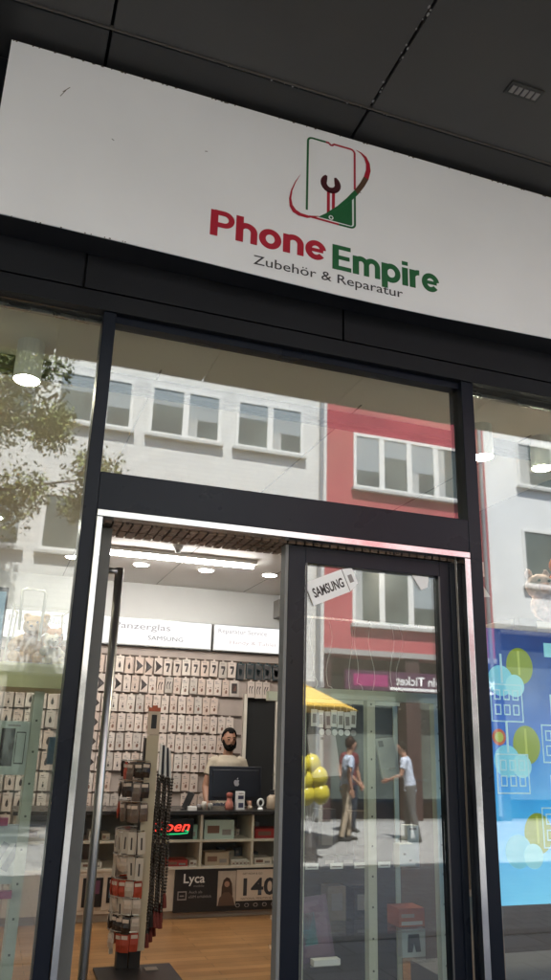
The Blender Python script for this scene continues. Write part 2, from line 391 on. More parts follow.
def glyph(ch):
    X = .75; h_ = T_ / 2
    if ch == 'P': return .74, [([(h_, 0), (h_, 1)], T_), ([(h_, .92), (.42, .92)] + el(.42, .685, .235, .235, 90, -90, 16) + [(h_, .45)], .185)]
    if ch == 'E': return .70, [([(h_, 0), (h_, 1)], T_), ([(h_, .917), (.68, .917)], .166), ([(h_, .51), (.64, .51)], .16), ([(h_, .083), (.70, .083)], .166)]
    if ch in 'hn': return .68, [([(h_, 0), (h_, 1 if ch == 'h' else X - .01)], T_), (el(.34, .42, .238, .245, 165, 0, 16) + [(.575, 0)], .215)]
    if ch == 'm': return 1.04, [([(h_, 0), (h_, X - .01)], T_), (el(.31, .44, .21, .225, 165, 0, 14) + [(.52, 0)], .20), (el(.73, .44, .21, .225, 165, 0, 14) + [(.94, 0)], .20)]
    if ch == 'o': return .72, [(el(.36, .37, .255, .285, 0, 360, 36), .215)]
    if ch == 'e': return .70, [(el(.35, .37, .25, .285, 8, 322, 34), .205), ([(.16, .37), (.60, .37)], .14)]
    if ch == 'p': return .74, [([(h_, -.27), (h_, X - .01)], T_), (el(.375, .37, .255, .285, 0, 360, 36), .21)]
    if ch == 'i': return .235, [([(h_, 0), (h_, X - .01)], T_), ([(h_, .84), (h_, 1)], T_)]
    if ch == 'r': return .43, [([(h_, 0), (h_, X - .01)], T_), (el(.37, .36, .265, .30, 172, 85, 12), .21)]
def word(body, x0, z0, hgt, width, m_):
    tot = sum(glyph(c_)[0] for c_ in body) + .06 * (len(body) - 1); sx2 = width / tot; x = 0
    for c_ in body:
        w_, st = glyph(c_); bm_ = B()
        for i, (pts, wd) in enumerate(st): strip(bm_, pts, wd, lambda p: (x0 + (x + p[0]) * sx2, z0 + p[1] * hgt), Y - .0004 * i)
        bm_.build('letter', m_, sg); x += w_ + .06
word('Phone', .640, 3.727, .133, .556, redM)
word('Empire', 1.228, 3.699, .133, .566, greenM)
text('tagline', 'Zubehör & Reparatur', .845, 3.628, Y, .049, inkM, sg, width=.748, bold=.004)
lg = B()
def bar(pts, wd, mi, y=Y):
    for (ax, az), (bx, bz) in zip(pts[:-1], pts[1:]):
        d = Vector((bx - ax, bz - az)); n = Vector((-d.y, d.x)).normalized() * wd / 2
        lg.prism([(ax - n.x, az - n.y), (bx - n.x, bz - n.y), (bx + n.x, bz + n.y), (ax + n.x, az + n.y)], y, y + .0009, mi)
def arc(cx, cz, rr, a0, a1, n=6): return [(cx + rr * math.cos(R(a0 + (a1 - a0) * k / n)), cz + rr * math.sin(R(a0 + (a1 - a0) * k / n))) for k in range(n + 1)]
xL, xR, zB, zT, rr = 1.096, 1.344, 3.948, 4.405, .022
bar([(xL, 3.985)] + arc(xL + rr, zT - rr, rr, 180, 90) + [(1.19, zT)], .0105, 1)
bar([(1.19, zT), (1.207, zT)] + arc(1.219, zT, .011, 180, 360) + [(1.232, zT)] + arc(xR - rr, zT - rr, rr, 90, 0) + [(xR, 4.17)], .0105, 0)
bar([(xR, 4.15)] + arc(xR - rr, zB + rr, rr, 0, -90) + [(1.26, zB)], .0105, 1)
bar([(1.26, zB), (1.11, zB + .004)], .0105, 0)
# green fill under the swoosh
lg.prism([(1.155, 3.962), (1.325, 3.958), (1.33, 3.965), (1.329, 4.15), (1.30, 4.108), (1.262, 4.055), (1.21, 4.005), (1.18, 3.982)], Y, Y + .0009, 1)
def crescent(outer, inner, mi, y): 
    n = len(outer)
    for k in range(n - 1):
        lg.prism([outer[k], outer[k + 1], inner[k + 1], inner[k]], y, y + .0009, mi(k) if callable(mi) else mi)
lo = [(1.060, 4.173), (1.034, 4.125), (1.014, 4.07), (1.006, 4.021), (1.010, 3.98), (1.026, 3.953), (1.055, 3.94), (1.10, 3.939), (1.156, 3.962)]
li = [(1.0605, 4.173), (1.038, 4.122), (1.0215, 4.07), (1.017, 4.025), (1.024, 3.99), (1.042, 3.968), (1.066, 3.957), (1.105, 3.954), (1.158, 3.966)]
crescent(lo, li, 0, Y - .001)
ro = [(1.352, 4.409), (1.382, 4.401), (1.408, 4.384), (1.426, 4.348), (1.430, 4.305), (1.418, 4.251), (1.395, 4.202), (1.36, 4.145), (1.315, 4.087), (1.26, 4.034), (1.19, 3.982)]
ri = [(1.352, 4.408), (1.378, 4.394), (1.396, 4.372), (1.406, 4.340), (1.405, 4.305), (1.393, 4.262), (1.372, 4.218), (1.343, 4.168), (1.30, 4.108), (1.252, 4.05), (1.187, 3.986)]
crescent(ro, ri, lambda k: 0 if k < 5 else (2 if k < 7 else 1), Y - .001)
# wrench
cx, cz = 1.217, 4.166
hd = arc(cx, cz, .053, 118, 422, 20); inn = [(cx + .014, cz + .035), (cx + .017, cz + .005)] + arc(cx, cz + .004, .018, 0, -180, 8) + [(cx - .017, cz + .005), (cx - .014, cz + .035)]
o_ = arc(cx, cz, .053, 122, 418, 16); i_ = []
for k, p in enumerate(o_):
    a = math.atan2(p[1] - cz, p[0] - cx); q = (cx + .021 * math.cos(a), cz + .021 * math.sin(a))
    if k in (0, 1): q = (cx - .018, p[1] - .004)
    if k in (15, 16): q = (cx + .018, p[1] - .004)
    i_.append(q)
crescent(o_, i_, 3, Y)
lg.prism([(1.198, 3.995), (1.213, 4.006), (1.213, 4.125), (1.198, 4.125)], Y, Y + .0009, 0)
lg.prism([(1.224, 4.015), (1.239, 4.03), (1.239, 4.125), (1.224, 4.125)], Y, Y + .0009, 0)
lg.prism(arc(1.219, 3.974, .012, 0, 345, 14), Y - .0016, Y - .001, 4); lg.prism(arc(1.219, 3.974, .007, 0, 345, 12), Y - .0024, Y - .0017, 1)
lg.build('logo', [redM, greenM, mat('sign_olive', (.09, .05, .03), .4), darkredM, signM], sg)

# ------------------------------------------------------------------ interior lamps
emTube = emit_mat('tube_light_white', (1, .97, .93), 26)
emDown = emit_mat('downlight_white', (1, .96, .89), 30)
emSpot = emit_mat('spot_white', (1, .92, .72), 140)
emBox = emit_mat('light_box_white', (1, .99, .97), .29)
tl = thing('tube_light', 'long white tube light fixed under the shop ceiling', 'light', (1.6, 4.5, 3.36))
B().box(.84, 2.38, 4.435, 4.575, 3.322, 3.358).build('housing', whiteM, tl)  # widened to keep the tube's light off the ceiling
B().loft([(.86, 4.505, 3.305), (2.36, 4.505, 3.305)], .02, 12).build('tube', emTube, tl, smooth=True)
def downlight(x, y, label):
    t = thing('downlight', label, 'light', (x, y, 3.358), 'recessed ceiling downlights')
    fr = B(); n = 24
    fr.loft([(x, y, 3.3595), (x, y, 3.350)], [.10, .092], n); fr.build('frame', whiteM, t)
    B().loft([(x, y, 3.3495), (x, y, 3.3465)], [.078, .074], n).build('diffuser', emDown, t)
names = ['left of', 'above', 'right of']
spots = [(.60, 5.1, 'round downlight seen through the left window glass under the grey facade reflection'),
         (1.31, 5.15, 'leftmost round downlight of the row nearest the lit wall signs in the doorway'),
         (2.02, 5.12, 'middle round downlight of the row nearest the lit wall signs in the doorway'),
         (2.73, 5.05, 'round downlight beside the dark door frame, above the second lit wall sign'),
         (1.98, 3.75, 'round downlight in front of the long tube light'),
         (.78, 3.75, 'round downlight at the open door leaf, left of the tube light'),
         (-.2, 3.8, 'round downlight high behind the left window, beyond the cylinder spot')]
for a in spots: downlight(*a)
for x, y in ((3.15, 3.75), (-.9, 5.1)):
    downlight(x, y, 'round ceiling downlight deep in the shop behind the glass')
def cylspot(x, y, label):
    t = thing('cylinder_spotlight', label, 'light', (x, y, 3.36), 'cylinder spotlights over the window displays')
    B().loft([(x, y, 3.36), (x, y, 3.17)], .062, 20).build('housing', mat('spot_housing', (.7, .7, .66), .5), t, smooth=False)
    B().loft([(x, y, 3.1695), (x, y, 3.166)], [.055, .053], 20).build('lens', emSpot, t)
cylspot(-.04, .47, 'white cylinder spotlight glowing behind the left shop window')
cylspot(2.44, .50, 'white cylinder spotlight next to the dark mullion of the right window')
cylspot(2.86, .52, 'white cylinder spotlight at the right edge of the picture')
sd_ = thing('smoke_detector', 'small grey dome smoke detector on the ceiling by the tube light', 'smoke detector', (1.49, 4.15, 3.36))
B().loft([(1.49, 4.15, 3.36), (1.49, 4.15, 3.335), (1.49, 4.15, 3.315)], [.055, .05, .03], 16).build('base', mat('detector_grey', (.45, .44, .42), .5), sd_)
B().ball((1.49, 4.15, 3.31), (.028, .028, .022)).build('dome', mat('dome_grey', (.2, .2, .2), .3), sd_, smooth=True)

def lightbox(x0, x1, label, words):
    t = thing('light_box', label, 'light box', ((x0 + x1) / 2, 6.25, 2.62), 'lit signs along the back wall')
    B().box(x0, x1, 6.15, 6.249, 2.61, 2.93).build('frame', alu, t)
    B().box(x0 + .012, x1 - .012, 6.144, 6.149, 2.622, 2.918).build('panel', emBox, t)
    for body, ax, az, hh, wd, m_ in words: text('lettering', body, ax, az, 6.142, hh, m_, t, width=wd)
lgrey = emit_mat('lit_letter_grey', (.55, .5, .5), .21); lpink = emit_mat('lit_letter_pink', (.72, .6, .58), .23); ldark = emit_mat('lit_letter_dark', (.5, .45, .45), .14)
lightbox(-.30, 1.02, 'lit white wall sign reading Panzerglas behind the teddy bears', [('Panzerglas', .05, 2.79, .075, .62, ldark)])
lightbox(1.05, 2.39, 'lit white wall sign reading Panzerglas SAMSUNG above the packs in the doorway', [('Panzerglas', 1.22, 2.80, .075, .66, lgrey), ('SAMSUNG', 1.62, 2.685, .05, .42, ldark)])
lightbox(2.41, 3.39, 'lit white wall sign reading Reparatur Service above the dark back doorway', [('Reparatur Service', 2.47, 2.825, .055, .62, lgrey), ('Handy & Tablet', 2.62, 2.70, .045, .6, lpink)])
sp = thing('ceiling_speaker', 'small grey box hung under the ceiling beside the door frame', 'speaker', (3.32, 6.2, 3.1))
B().box(3.2, 3.39, 6.05, 6.249, 3.06, 3.28).build('body', mat('speaker_grey', (.28, .27, .25), .6), sp, bevel=.006)
B().box(3.22, 3.375, 6.043, 6.049, 3.08, 3.26).build('grille', mat('speaker_grille', (.16, .155, .15), .8, bump=.3, bscale=300), sp)

# ------------------------------------------------------------------ back wall: hanging rail panel, door, packs
dw = thing('hanging_wall', 'beige back wall panel with rows of rails for hanging accessory packs', 'wall panel', (1.2, 6.24, 0))
B().box(-1.6, 2.84, 6.215, 6.249, .3, 2.6).box(2.84, 3.39, 6.215, 6.249, 2.13, 2.6).build('panel', mat('slat_beige', (.40, .33, .29), .6, var=.08), dw)
PIT = .212
for k in range(9):
    B().box(-1.6, 2.82 if k > 1 else 3.39, 6.19, 6.2145, 2.492 - PIT * k, 2.505 - PIT * k).build('rail', mat('rail_shadow_brown', (.09, .06, .045), .5), dw)  # rails coloured dark for the shadow gaps between the rows
bd = thing('back_doorway', 'dark open doorway in the back wall behind the shopkeeper', 'door', (3.06, 6.2, 0))
B().box(2.845, 2.885, 6.19, 6.249, 0, 2.125).box(3.255, 3.295, 6.19, 6.249, 0, 2.125).box(2.885, 3.255, 6.19, 6.249, 2.085, 2.125).build('frame', creamM, bd)
B().box(2.885, 3.255, 6.235, 6.249, 0, 2.085).build('dark_room_panel', blackMatte, bd)  # black panel stands in for the unlit room beyond
B().box(3.297, 3.39, 6.1, 6.2145, 0, 2.6).build('side_post', creamM, bd)

def pack_mesh(kind, wd=.086, hh=.186):
    b = B(); th = .022; m0 = 0
    b.box(-wd / 2, wd / 2, -th, 0, -hh, 0, 0)
    y = -th - .0012; y2 = -th - .0002
    def rect(a0, a1, c0, c1, mi): b.box(a0 * wd, a1 * wd, y, y2, -hh + c0 * hh, -hh + c1 * hh, mi)
    def poly(pts, mi): b.prism([(px * wd, -hh + pz * hh) for px, pz in pts], y, y2, mi)
    b.box(-.012, .012, -th * .5, -th * .5 + .002, 0, .018, 0)              # hang tab
    if kind in ('cable', 'charger'):
        rect(-.34, -.02, .80, .86, 2); rect(-.34, .2, .72, .75, 2)
        if kind == 'charger':
            poly([(-.05, .16), (.16, .18), (.22, .3), (.12, .40), (-.04, .36), (-.1, .26)], 3); rect(-.3, -.16, .42, .47, 3); rect(.02, .2, .46, .5, 1)
        else:
            rect(-.1, .1, .2, .36, 1); rect(-.3, .3, .1, .13, 2); rect(-.04, .04, .38, .5, 1)
    elif kind == 'drop':
        poly([(0, .68), (-.14, .46), (-.15, .34), (-.05, .25), (.08, .26), (.16, .36), (.13, .48)], 1); rect(-.36, .1, .86, .9, 2)
    elif kind == 'coil':
        poly([(-.42, .84), (.46, .46), (-.36, .08), (-.28, .46)], 1); poly([(-.1, .6), (.3, .46), (-.1, .3)], 4)
    elif kind == 'seven':
        poly([(-.26, .74), (.24, .74), (.28, .62), (.08, .2), (-.12, .22), (.08, .58), (-.26, .58)], 1); rect(-.36, .2, .86, .9, 2)
    elif kind == 'buds':
        for q in (-.2, .14):
            b.loft([(q * wd, y, -.75 * hh), (q * wd - .006, y, -.5 * hh), (q * wd + .008, y, -.3 * hh)], [.003, .004, .007], 8, 1)
        rect(-.36, .3, .88, .91, 2)
    elif kind == 'window':
        rect(-.3, .3, .2, .82, 1); rect(-.2, .2, .34, .7, 3)
    elif kind == 'dark':
        rect(-.44, .44, .04, .9, 4); poly([(-.3, .7), (.3, .6), (.1, .2), (-.25, .3)], 5); rect(-.4, .1, .92, .96, 2)
    m = [cardM, printM, printGrey, printBrown, mat('print_charcoal', (.09, .085, .085), .4), tealM]
    return b, m
protos = {}
def pack(kind, x, z, label, y=6.19, wd=.086, hh=.186, alt=False, group='accessory packs hung on the back wall'):
    key = (kind, wd, hh, alt)
    loc = (x, y, z)
    rot = (random.uniform(-.03, .03), random.gauss(0, .018), random.gauss(0, .06))
    if key not in protos:
        b, m = pack_mesh(kind, wd, hh)
        if alt: m[0] = [cardM, cardM2, mat('card_grey', (.50, .44, .39), .3, var=.06, vscale=9), mat('card_pale', (.68, .60, .53), .25, var=.05, vscale=9)][int(alt)]
        if kind == 'dark': m[0] = tealM
        o = b.build('accessory_pack', m); protos[key] = o
        o.location = loc
    else:
        o = protos[key].copy(); COL.objects.link(o); o.location = loc
    o.rotation_euler = rot; sc_ = random.uniform(.95, 1.04); o.scale = (sc_, 1, random.uniform(.95, 1.04))
    tag(o, label, 'accessory pack', group)
    return o
NM = {'charger': 'pale charger pack', 'cable': 'slim cable pack', 'drop': 'dark drop pack', 'coil': 'dark triangle pack',
      'seven': 'hooked plug pack', 'buds': 'white earphone pack', 'window': 'dark window pack', 'dark': 'dark teal pack'}
def row(k, kinds, x, where, wd=.086, pit=.098):
    n = 0
    for kd in kinds:
        if kd:
            w2 = wd * (1.3 if kd == 'window' else 1)
            n += 1
            pack(kd, x + (pit * .1 if kd == 'window' else 0), 2.484 - PIT * k + random.uniform(-.006, .004), f'{NM[kd]}, {ORD[n-1]} from the left in {ORD[k]} row {where}', alt=random.choice([0, 0, 0, 1, 1, 2, 3]), wd=round(w2, 3))
        x += pit * (1.25 if kd == 'window' else 1)
W1 = 'on the back wall'
c = 'charger'; ca = 'cable'
row(0, [ca, ca, 'drop', 'drop', 'coil', 'coil', 'coil'] + ['seven'] * 8 + ['dark'] * 5, 1.10, W1, .094, .112)
row(1, ['coil', 'coil', ca, 'coil', ca, ca, 'coil', c, 'buds', 'buds'] + [c] * 7 + ['window', None, 'buds', 'buds', 'buds'], 1.03, W1)
for k in range(2, 9):
    ks = []
    for i in range(18):
        p = 'coil' if (i in (1, 2) and k < 6) else ('buds' if i == 0 else c)
        if i in (3, 4) and random.random() < .4: p = ca
        if random.random() < .035: p = None
        ks.append(p)
    row(k, ks, 1.00 + random.uniform(-.01, .01), W1)
W2 = 'seen through the left window'
for k in range(2, 9):
    ks = [random.choice([c, c, ca, 'drop']) for i in range(7)]
    if k in (2, 3, 4, 5): ks[-1] = 'drop'
    row(k, ks, -.07, W2, .098, .115)

# ------------------------------------------------------------------ counter
ct = thing('shop_counter', 'white glass-fronted sales counter with a dark top and product shelves', 'counter', (2.0, 5.0, 0))
B().box(.3, 3.39, 4.86, 5.45, .90, .935).build('countertop', mat('counter_dark', (.02, .018, .017), .3, var=.1), ct, bevel=.003)
B().box(.3, 3.39, 4.90, 5.42, .07, .42).build('base_panel', mat('base_cream', (.60, .52, .43), .45, var=.05), ct)
B().box(.3, 3.39, 4.93, 5.40, 0, .069).build('plinth', mat('plinth_grey', (.35, .29, .24), .5), ct)
B().box(.3, 3.39, 5.38, 5.42, .42, .899).build('back_panel', mat('counter_back', (.34, .29, .24), .7), ct)
for z in (.42, .655): B().box(.3, 3.39, 4.885, 5.38, z, z + .022).build('shelf', creamM, ct, bevel=.002)
for x in (.34, .92, 1.5, 2.06, 2.58, 3.14): B().box(x - .012, x + .012, 4.885, 5.38, .677, .899).box(x - .012, x + .012, 4.885, 5.38, .442, .655).build('divider', creamM, ct)
B().box(.3, 3.39, 4.868, 4.874, .45, .899).build('front_glass', G_clear, ct)
for x in (.92, 1.16, 1.40): B().box(x, x + .22, 4.892, 4.9, .1, .40).build('drawer_front', mat('drawer_white', (.55, .46, .38), .4), ct, bevel=.004)

def boxthing(name, label, cat, x0, x1, y0, y1, z0, z1, m, deco=None, group=None, bevel=.002, dm=None):
    b = B(); b.box(x0, x1, y0, y1, z0, z1, 0)
    mats = [m]
    for i, d in enumerate(deco or []):
        a0, a1, c0, c1, mm = d
        b.box(x0 + (x1 - x0) * a0, x0 + (x1 - x0) * a1, y0 - .002, y0 - .0003, z0 + (z1 - z0) * c0, z0 + (z1 - z0) * c1, i + 1); mats.append(mm)
    o = b.build(name, mats, loc=((x0 + x1) / 2, (y0 + y1) / 2, z0), bevel=0)
    return tag(o, label, cat, group)
G1 = 'boxes on the counter shelves'
whB = mat('box_white', (.66, .61, .55), .45, var=.05); beB = mat('box_beige', (.45, .36, .27), .5, var=.05); reB = mat('box_red', (.35, .03, .03), .45); grB = mat('box_green', (.30, .48, .40), .4)
Z1, Z2 = .6775, .4425
cb = [(1.00, 1.10, .08, Z1, whB, 'small white box on the upper counter shelf left of the accessory stand'), (1.12, 1.19, .06, Z1, beB, 'beige box on the upper counter shelf beside a small white box'),
      (.95, 1.14, .05, Z2, whB, 'flat white box on the lower counter shelf left of the accessory stand'),
      (1.84, 2.03, .13, Z1, grB, 'pale green box on the upper counter shelf behind the neon sign'),
      (2.10, 2.40, .17, Z1, mat('box_mint', (.5, .6, .54), .4), 'large mint and white box on the upper counter shelf, right of the neon sign'),
      (2.62, 2.95, .09, Z1, reB, 'dark red box on the upper counter shelf by the door frame'),
      (1.74, 1.95, .055, Z2, reB, 'flat red tray on the lower counter shelf above the black advert'),
      (1.97, 2.04, .05, Z2, whB, 'tiny white box next to the flat red tray'),
      (2.12, 2.36, .115, Z2, beB, 'beige carton on the lower counter shelf above the portrait'),
      (2.38, 2.55, .05, Z2, whB, 'low white box beside the beige carton on the lower shelf'),
      (2.62, 2.80, .06, Z2, whB, 'low white box right of the shelf divider above the number'),
      (.45, .62, .12, Z1, beB, 'beige box on the upper counter shelf seen past the left mullion'),
      (.66, .84, .07, Z2, whB, 'white box on the lower counter shelf seen past the left mullion')]
for x0, x1, hh, z, m, lb in cb:
    boxthing('product_box', lb, 'box', x0, x1, 4.93, 5.12, z, z + hh, m, [(.1, .5, .3, .7, printBrown), (.6, .9, .2, .5, printGrey)], G1)
for i in range(5):
    boxthing('product_box', f'{ORD[i]} of five small white cartons lined up on the lower shelf under the monitor', 'box', 2.385 + i * .037, 2.415 + i * .037, 4.9, 4.925, Z2, Z2 + .04, whB, [(.2, .8, .3, .6, printBrown)], G1)
rq = random.Random(9); cols = [whB, beB, cardM2, grB, mat('box_slate', (.10, .11, .13), .4), mat('box_ochre', (.40, .27, .08), .5)]
for i in range(9):
    x_ = (2.43, 2.47, 2.51, 2.60, 2.64, 2.68, 2.72, 2.085, 2.125)[i]
    hh_ = rq.uniform(.05, .13)
    boxthing('product_box', f'slim upright carton, {ORD[i]} in the back row of the upper counter shelf', 'box', x_ - .017, x_ + .017, 5.16, 5.24, Z1, Z1 + hh_, cols[i % 6], [(.2, .8, .3, .6, printGrey)], G1)
for i in range(8):
    x_ = 2.10 + i * .085
    boxthing('product_box', f'stacked flat carton, {ORD[i]} in the back row of the lower counter shelf', 'box', x_ - .037, x_ + .037, 5.15, 5.26, Z2, Z2 + rq.uniform(.06, .15), cols[(i * 3 + 1) % 6], [(.1, .9, .2, .4, printBrown), (.1, .5, .6, .8, printGrey)], G1)
# neon sign
ns = thing('neon_sign', 'lit red neon Open sign with a green underline in the counter', 'neon sign', (1.8, 4.92, .68))
B().box(1.52, 1.985, 4.915, 4.93, .68, .86).build('board', blackM, ns)
emR = emit_mat('neon_red', (1, .05, .03), .55); emG = emit_mat('neon_green', (.05, 1, .35), .16)
text('lettering', 'Open', 1.58, .752, 4.911, .095, emR, ns, width=.37, bold=.012, shear=.3)
n_ = B(); n_.loft([(1.64, 4.911, .725), (1.85, 4.911, .728), (1.93, 4.911, .735), (1.935, 4.911, .75), (1.90, 4.911, .757)], .006, 8); n_.build('underline', emG, ns)
# banner
bn = thing('advert_banner', 'black and cream Lyca advert with a portrait and the number 140 on the counter front', 'poster', (2.4, 4.89, .06))
blk = mat('banner_black', (.015, .014, .014), .4); crm = mat('banner_cream', (.55, .45, .36), .45)
B().box(1.825, 3.35, 4.882, 4.895, .055, .422).build('panel', blk, bn)
B().box(2.43, 3.33, 4.879, 4.8815, .135, .405).build('cream_field', crm, bn)
WH = mat('banner_white', (.75, .72, .68), .5)
text('lettering', 'Lyca', 1.91, .305, 4.8805, .082, WH, bn, width=.205, bold=.012)
text('lettering', 'mobile', 2.01, .268, 4.8805, .02, printGrey, bn, width=.1)
text('lettering', 'Auch als', 1.965, .215, 4.8805, .024, printGrey, bn, width=.13)
text('lettering', 'eSIM erhältlich', 1.965, .175, 4.8805, .024, printGrey, bn, width=.22)
text('number', '140', 2.50, .185, 4.8775, .15, inkM, bn, width=.33, bold=.025)
text('lettering', 'GET NOW & GO', 2.49, .362, 4.8775, .018, inkM, bn, width=.2)
text('lettering', 'NATIONAL MINUTEN & SMS', 2.48, .146, 4.8775, .018, inkM, bn, width=.36)
ic = B()
for a0, a1, c0, c1 in ((1.858, 1.945, .225, .235), (1.858, 1.945, .16, .17), (1.858, 1.868, .17, .225), (1.935, 1.945, .17, .225), (1.88, 1.92, .19, .2)): ic.box(a0, a1, 4.8795, 4.8815, c0, c1)
for q in range(5): ic.loft([(2.45 + q * .09 + .02 * math.cos(t * PI / 5), 4.8805, .098 + .015 * math.sin(t * PI / 5)) for t in range(11)], .003, 6)
ic.build('icon', printGrey, bn)
pt = B(); pt.box(2.245, 2.425, 4.879, 4.8815, .10, .40, 0)
pt.prism([(2.28, .12), (2.39, .12), (2.395, .2), (2.385, .29), (2.36, .335), (2.33, .345), (2.30, .32), (2.285, .26)], 4.877, 4.8788, 1)
pt.prism(arc(2.335, .285, .026, 0, 350, 14), 4.8755, 4.8768, 2); pt.prism([(2.25, .10), (2.42, .10), (2.40, .17), (2.36, .215), (2.31, .215), (2.265, .17)], 4.8742, 4.8753, 3)
pt.build('portrait', [mat('portrait_back', (.42, .34, .27), .5, var=.2, vscale=8), mat('portrait_hair', (.05, .025, .015), .6), mat('portrait_skin', (.34, .19, .13), .5), mat('portrait_shirt', (.10, .055, .035), .5)], bn)
bp = boxthing('drawer_poster', 'dark picture card stuck on the counter base left of the accessory stand', 'poster', .98, 1.16, 4.884, 4.8915, .13, .37, blackM, [(.15, .85, .45, .9, mat('poster_purple', (.12, .04, .08), .5)), (.2, .5, .1, .35, printGrey)])
bp2 = boxthing('drawer_poster', 'tall black card with a pale print on the counter base beside the stand', 'poster', 1.20, 1.30, 4.884, 4.8915, .16, .37, blackM, [(.2, .8, .2, .5, mat('poster_blue', (.1, .16, .22), .5))])

# ------------------------------------------------------------------ things on the counter
mo = thing('desktop_monitor', 'large black all-in-one computer seen from behind with an apple emblem', 'computer', (2.5, 5.3, .935))
s = B(); s.T = Matrix.Translation((2.50, 5.26, 1.00)) @ Matrix.Rotation(R(-4), 4, 'X')
s.box(-.285, .285, 0, .022, 0, .335); s.box(-.25, .25, -.012, -.0005, .03, .30)
s.build('shell', mat('mon_black', (.012, .013, .018), .3), mo, bevel=.005)
st = B(); st.loft([(2.5, 5.28, .937), (2.5, 5.285, 1.0), (2.5, 5.25, 1.10)], [(.075, .006), (.07, .006), (.06, .006)], 12); st.loft([(2.5, 5.24, .936), (2.5, 5.24, .943)], [(.12, .08)] * 2, 24); st.build('stand', blackM, mo)
em_ = B(); em_.T = Matrix.Translation((2.50, 5.232, 1.175))
em_.prism([(0, .022), (-.012, .028), (-.026, .022), (-.031, .005), (-.026, -.016), (-.014, -.033), (-.004, -.03), (.006, -.033), (.016, -.03), (.028, -.012), (.02, -.002), (.02, .01), (.027, .02), (.014, .028)], -.003, 0)
em_.prism([(.0, .03), (.012, .036), (.014, .05), (.003, .044)], -.003, 0)
em_.build('emblem', mat('emblem_grey', (.34, .34, .37), .35), mo)
pb = thing('price_stand', 'tall white carton with dark printed panels in front of the monitor', 'carton', (2.49, 5.0, .935))
B().box(2.435, 2.515, 4.985, 5.045, .936, 1.105).build('body', paperM, pb)
B().box(2.447, 2.503, 4.982, 4.9845, 1.035, 1.068).box(2.452, 2.502, 4.982, 4.9845, .955, 1.0).build('print', mat('print_navy', (.05, .05, .1), .5), pb)
text('lettering', 'SIM', 2.452, 1.078, 4.983, .016, printM, pb, width=.045)
fg = thing('bottle_figure', 'small reddish bottle with a red cap standing left of the white carton', 'bottle', (2.37, 5.0, .936))
B().loft([(2.36, 5.0, .936), (2.36, 5.0, .97), (2.36, 5.0, 1.0), (2.36, 5.0, 1.025), (2.36, 5.0, 1.045)], [.04, .043, .038, .025, .028], 16).build('body', mat('bottle_rose', (.45, .16, .12), .35, var=.3, vscale=25), fg, smooth=True)
B().loft([(2.36, 5.0, 1.046), (2.36, 5.0, 1.085), (2.36, 5.0, 1.095)], [.03, .032, .018], 16).build('cap', mat('cap_red', (.28, .07, .05), .4), fg, smooth=True)
wc = thing('webcam', 'small white ring webcam on a stand near the end of the counter', 'webcam', (2.70, 5.0, .936))
B().loft([(2.69, 5.0, .936), (2.69, 5.0, .945), (2.69, 5.0, .958)], [.032, .03, .012], 16).build('base', paperM, wc, smooth=True)
rg = B(); rg.loft([(2.69 + .028 * math.cos(t * PI / 10), 5.0, 1.0 + .034 * math.sin(t * PI / 10)) for t in range(21)], .011, 8); rg.build('ring', paperM, wc, smooth=True)
rg = B(); rg.loft([(2.69, 4.995, 1.0), (2.69, 5.01, 1.0)], [(.022, .026)] * 2, 16); rg.build('lens', blackM, wc)
bt = thing('pump_bottle', 'stout beige bottle with a dark pump cap at the counter end', 'bottle', (2.82, 5.02, .936))
B().loft([(2.82, 5.02, .936), (2.82, 5.02, .95), (2.82, 5.02, 1.05), (2.82, 5.02, 1.075)], [.05, .056, .054, .025], 18).build('body', mat('bottle_beige', (.38, .30, .22), .4), bt, smooth=True)
B().loft([(2.82, 5.02, 1.0755), (2.82, 5.02, 1.12)], [.024, .022], 14).build('cap', blackM, bt)
B().loft([(2.84, 4.96, .99), (2.84, 4.963, 1.01)], [.006, .006], 8).build('mark', blackM, bt)
ph = thing('phone_stand', 'black phone leaning on a stand at the counter edge above the neon sign', 'phone', (1.93, 5.0, .936))
p_ = B(); p_.T = Matrix.Translation((1.91, 5.02, .945)) @ Matrix.Rotation(R(24), 4, 'Y') @ Matrix.Rotation(R(-50), 4, 'Z'); p_.box(-.04, .04, -.005, .005, 0, .16); p_.build('phone', blackM, ph, bevel=.003)
p_ = B(); p_.box(1.87, 1.96, 4.98, 5.06, .936, .944); p_.loft([(1.93, 5.02, .944), (1.94, 5.02, 1.02)], .008, 8); p_.build('stand', blackM, ph)
boxthing('label_roll', 'short white box lying in front of the leaning phone', 'box', 1.92, 2.0, 4.88, 4.94, .9365, .972, paperM)
for i, (x, hh, m, lb) in enumerate([(2.10, .075, whB, 'small pale jar left of the reddish bottle on the counter'), (2.165, .06, mat('jar_grey', (.35, .33, .3), .4), 'low grey jar between the pale jar and the glass cup'), (2.245, .085, G_clear, 'clear glass cup just left of the reddish bottle'), (2.58, .035, beB, 'tiny beige pot right of the white carton'), (2.05, .05, printGrey, 'dark grey pot nearest the short white box')]):
    o = B().loft([(x, 5.0, .936), (x, 5.0, .936 + hh * .8), (x, 5.0, .936 + hh)], [.024, .026, .02], 14).build('small_jar', m, loc=(x, 5.0, .936), smooth=True); tag(o, lb, 'jar', 'small jars on the counter')

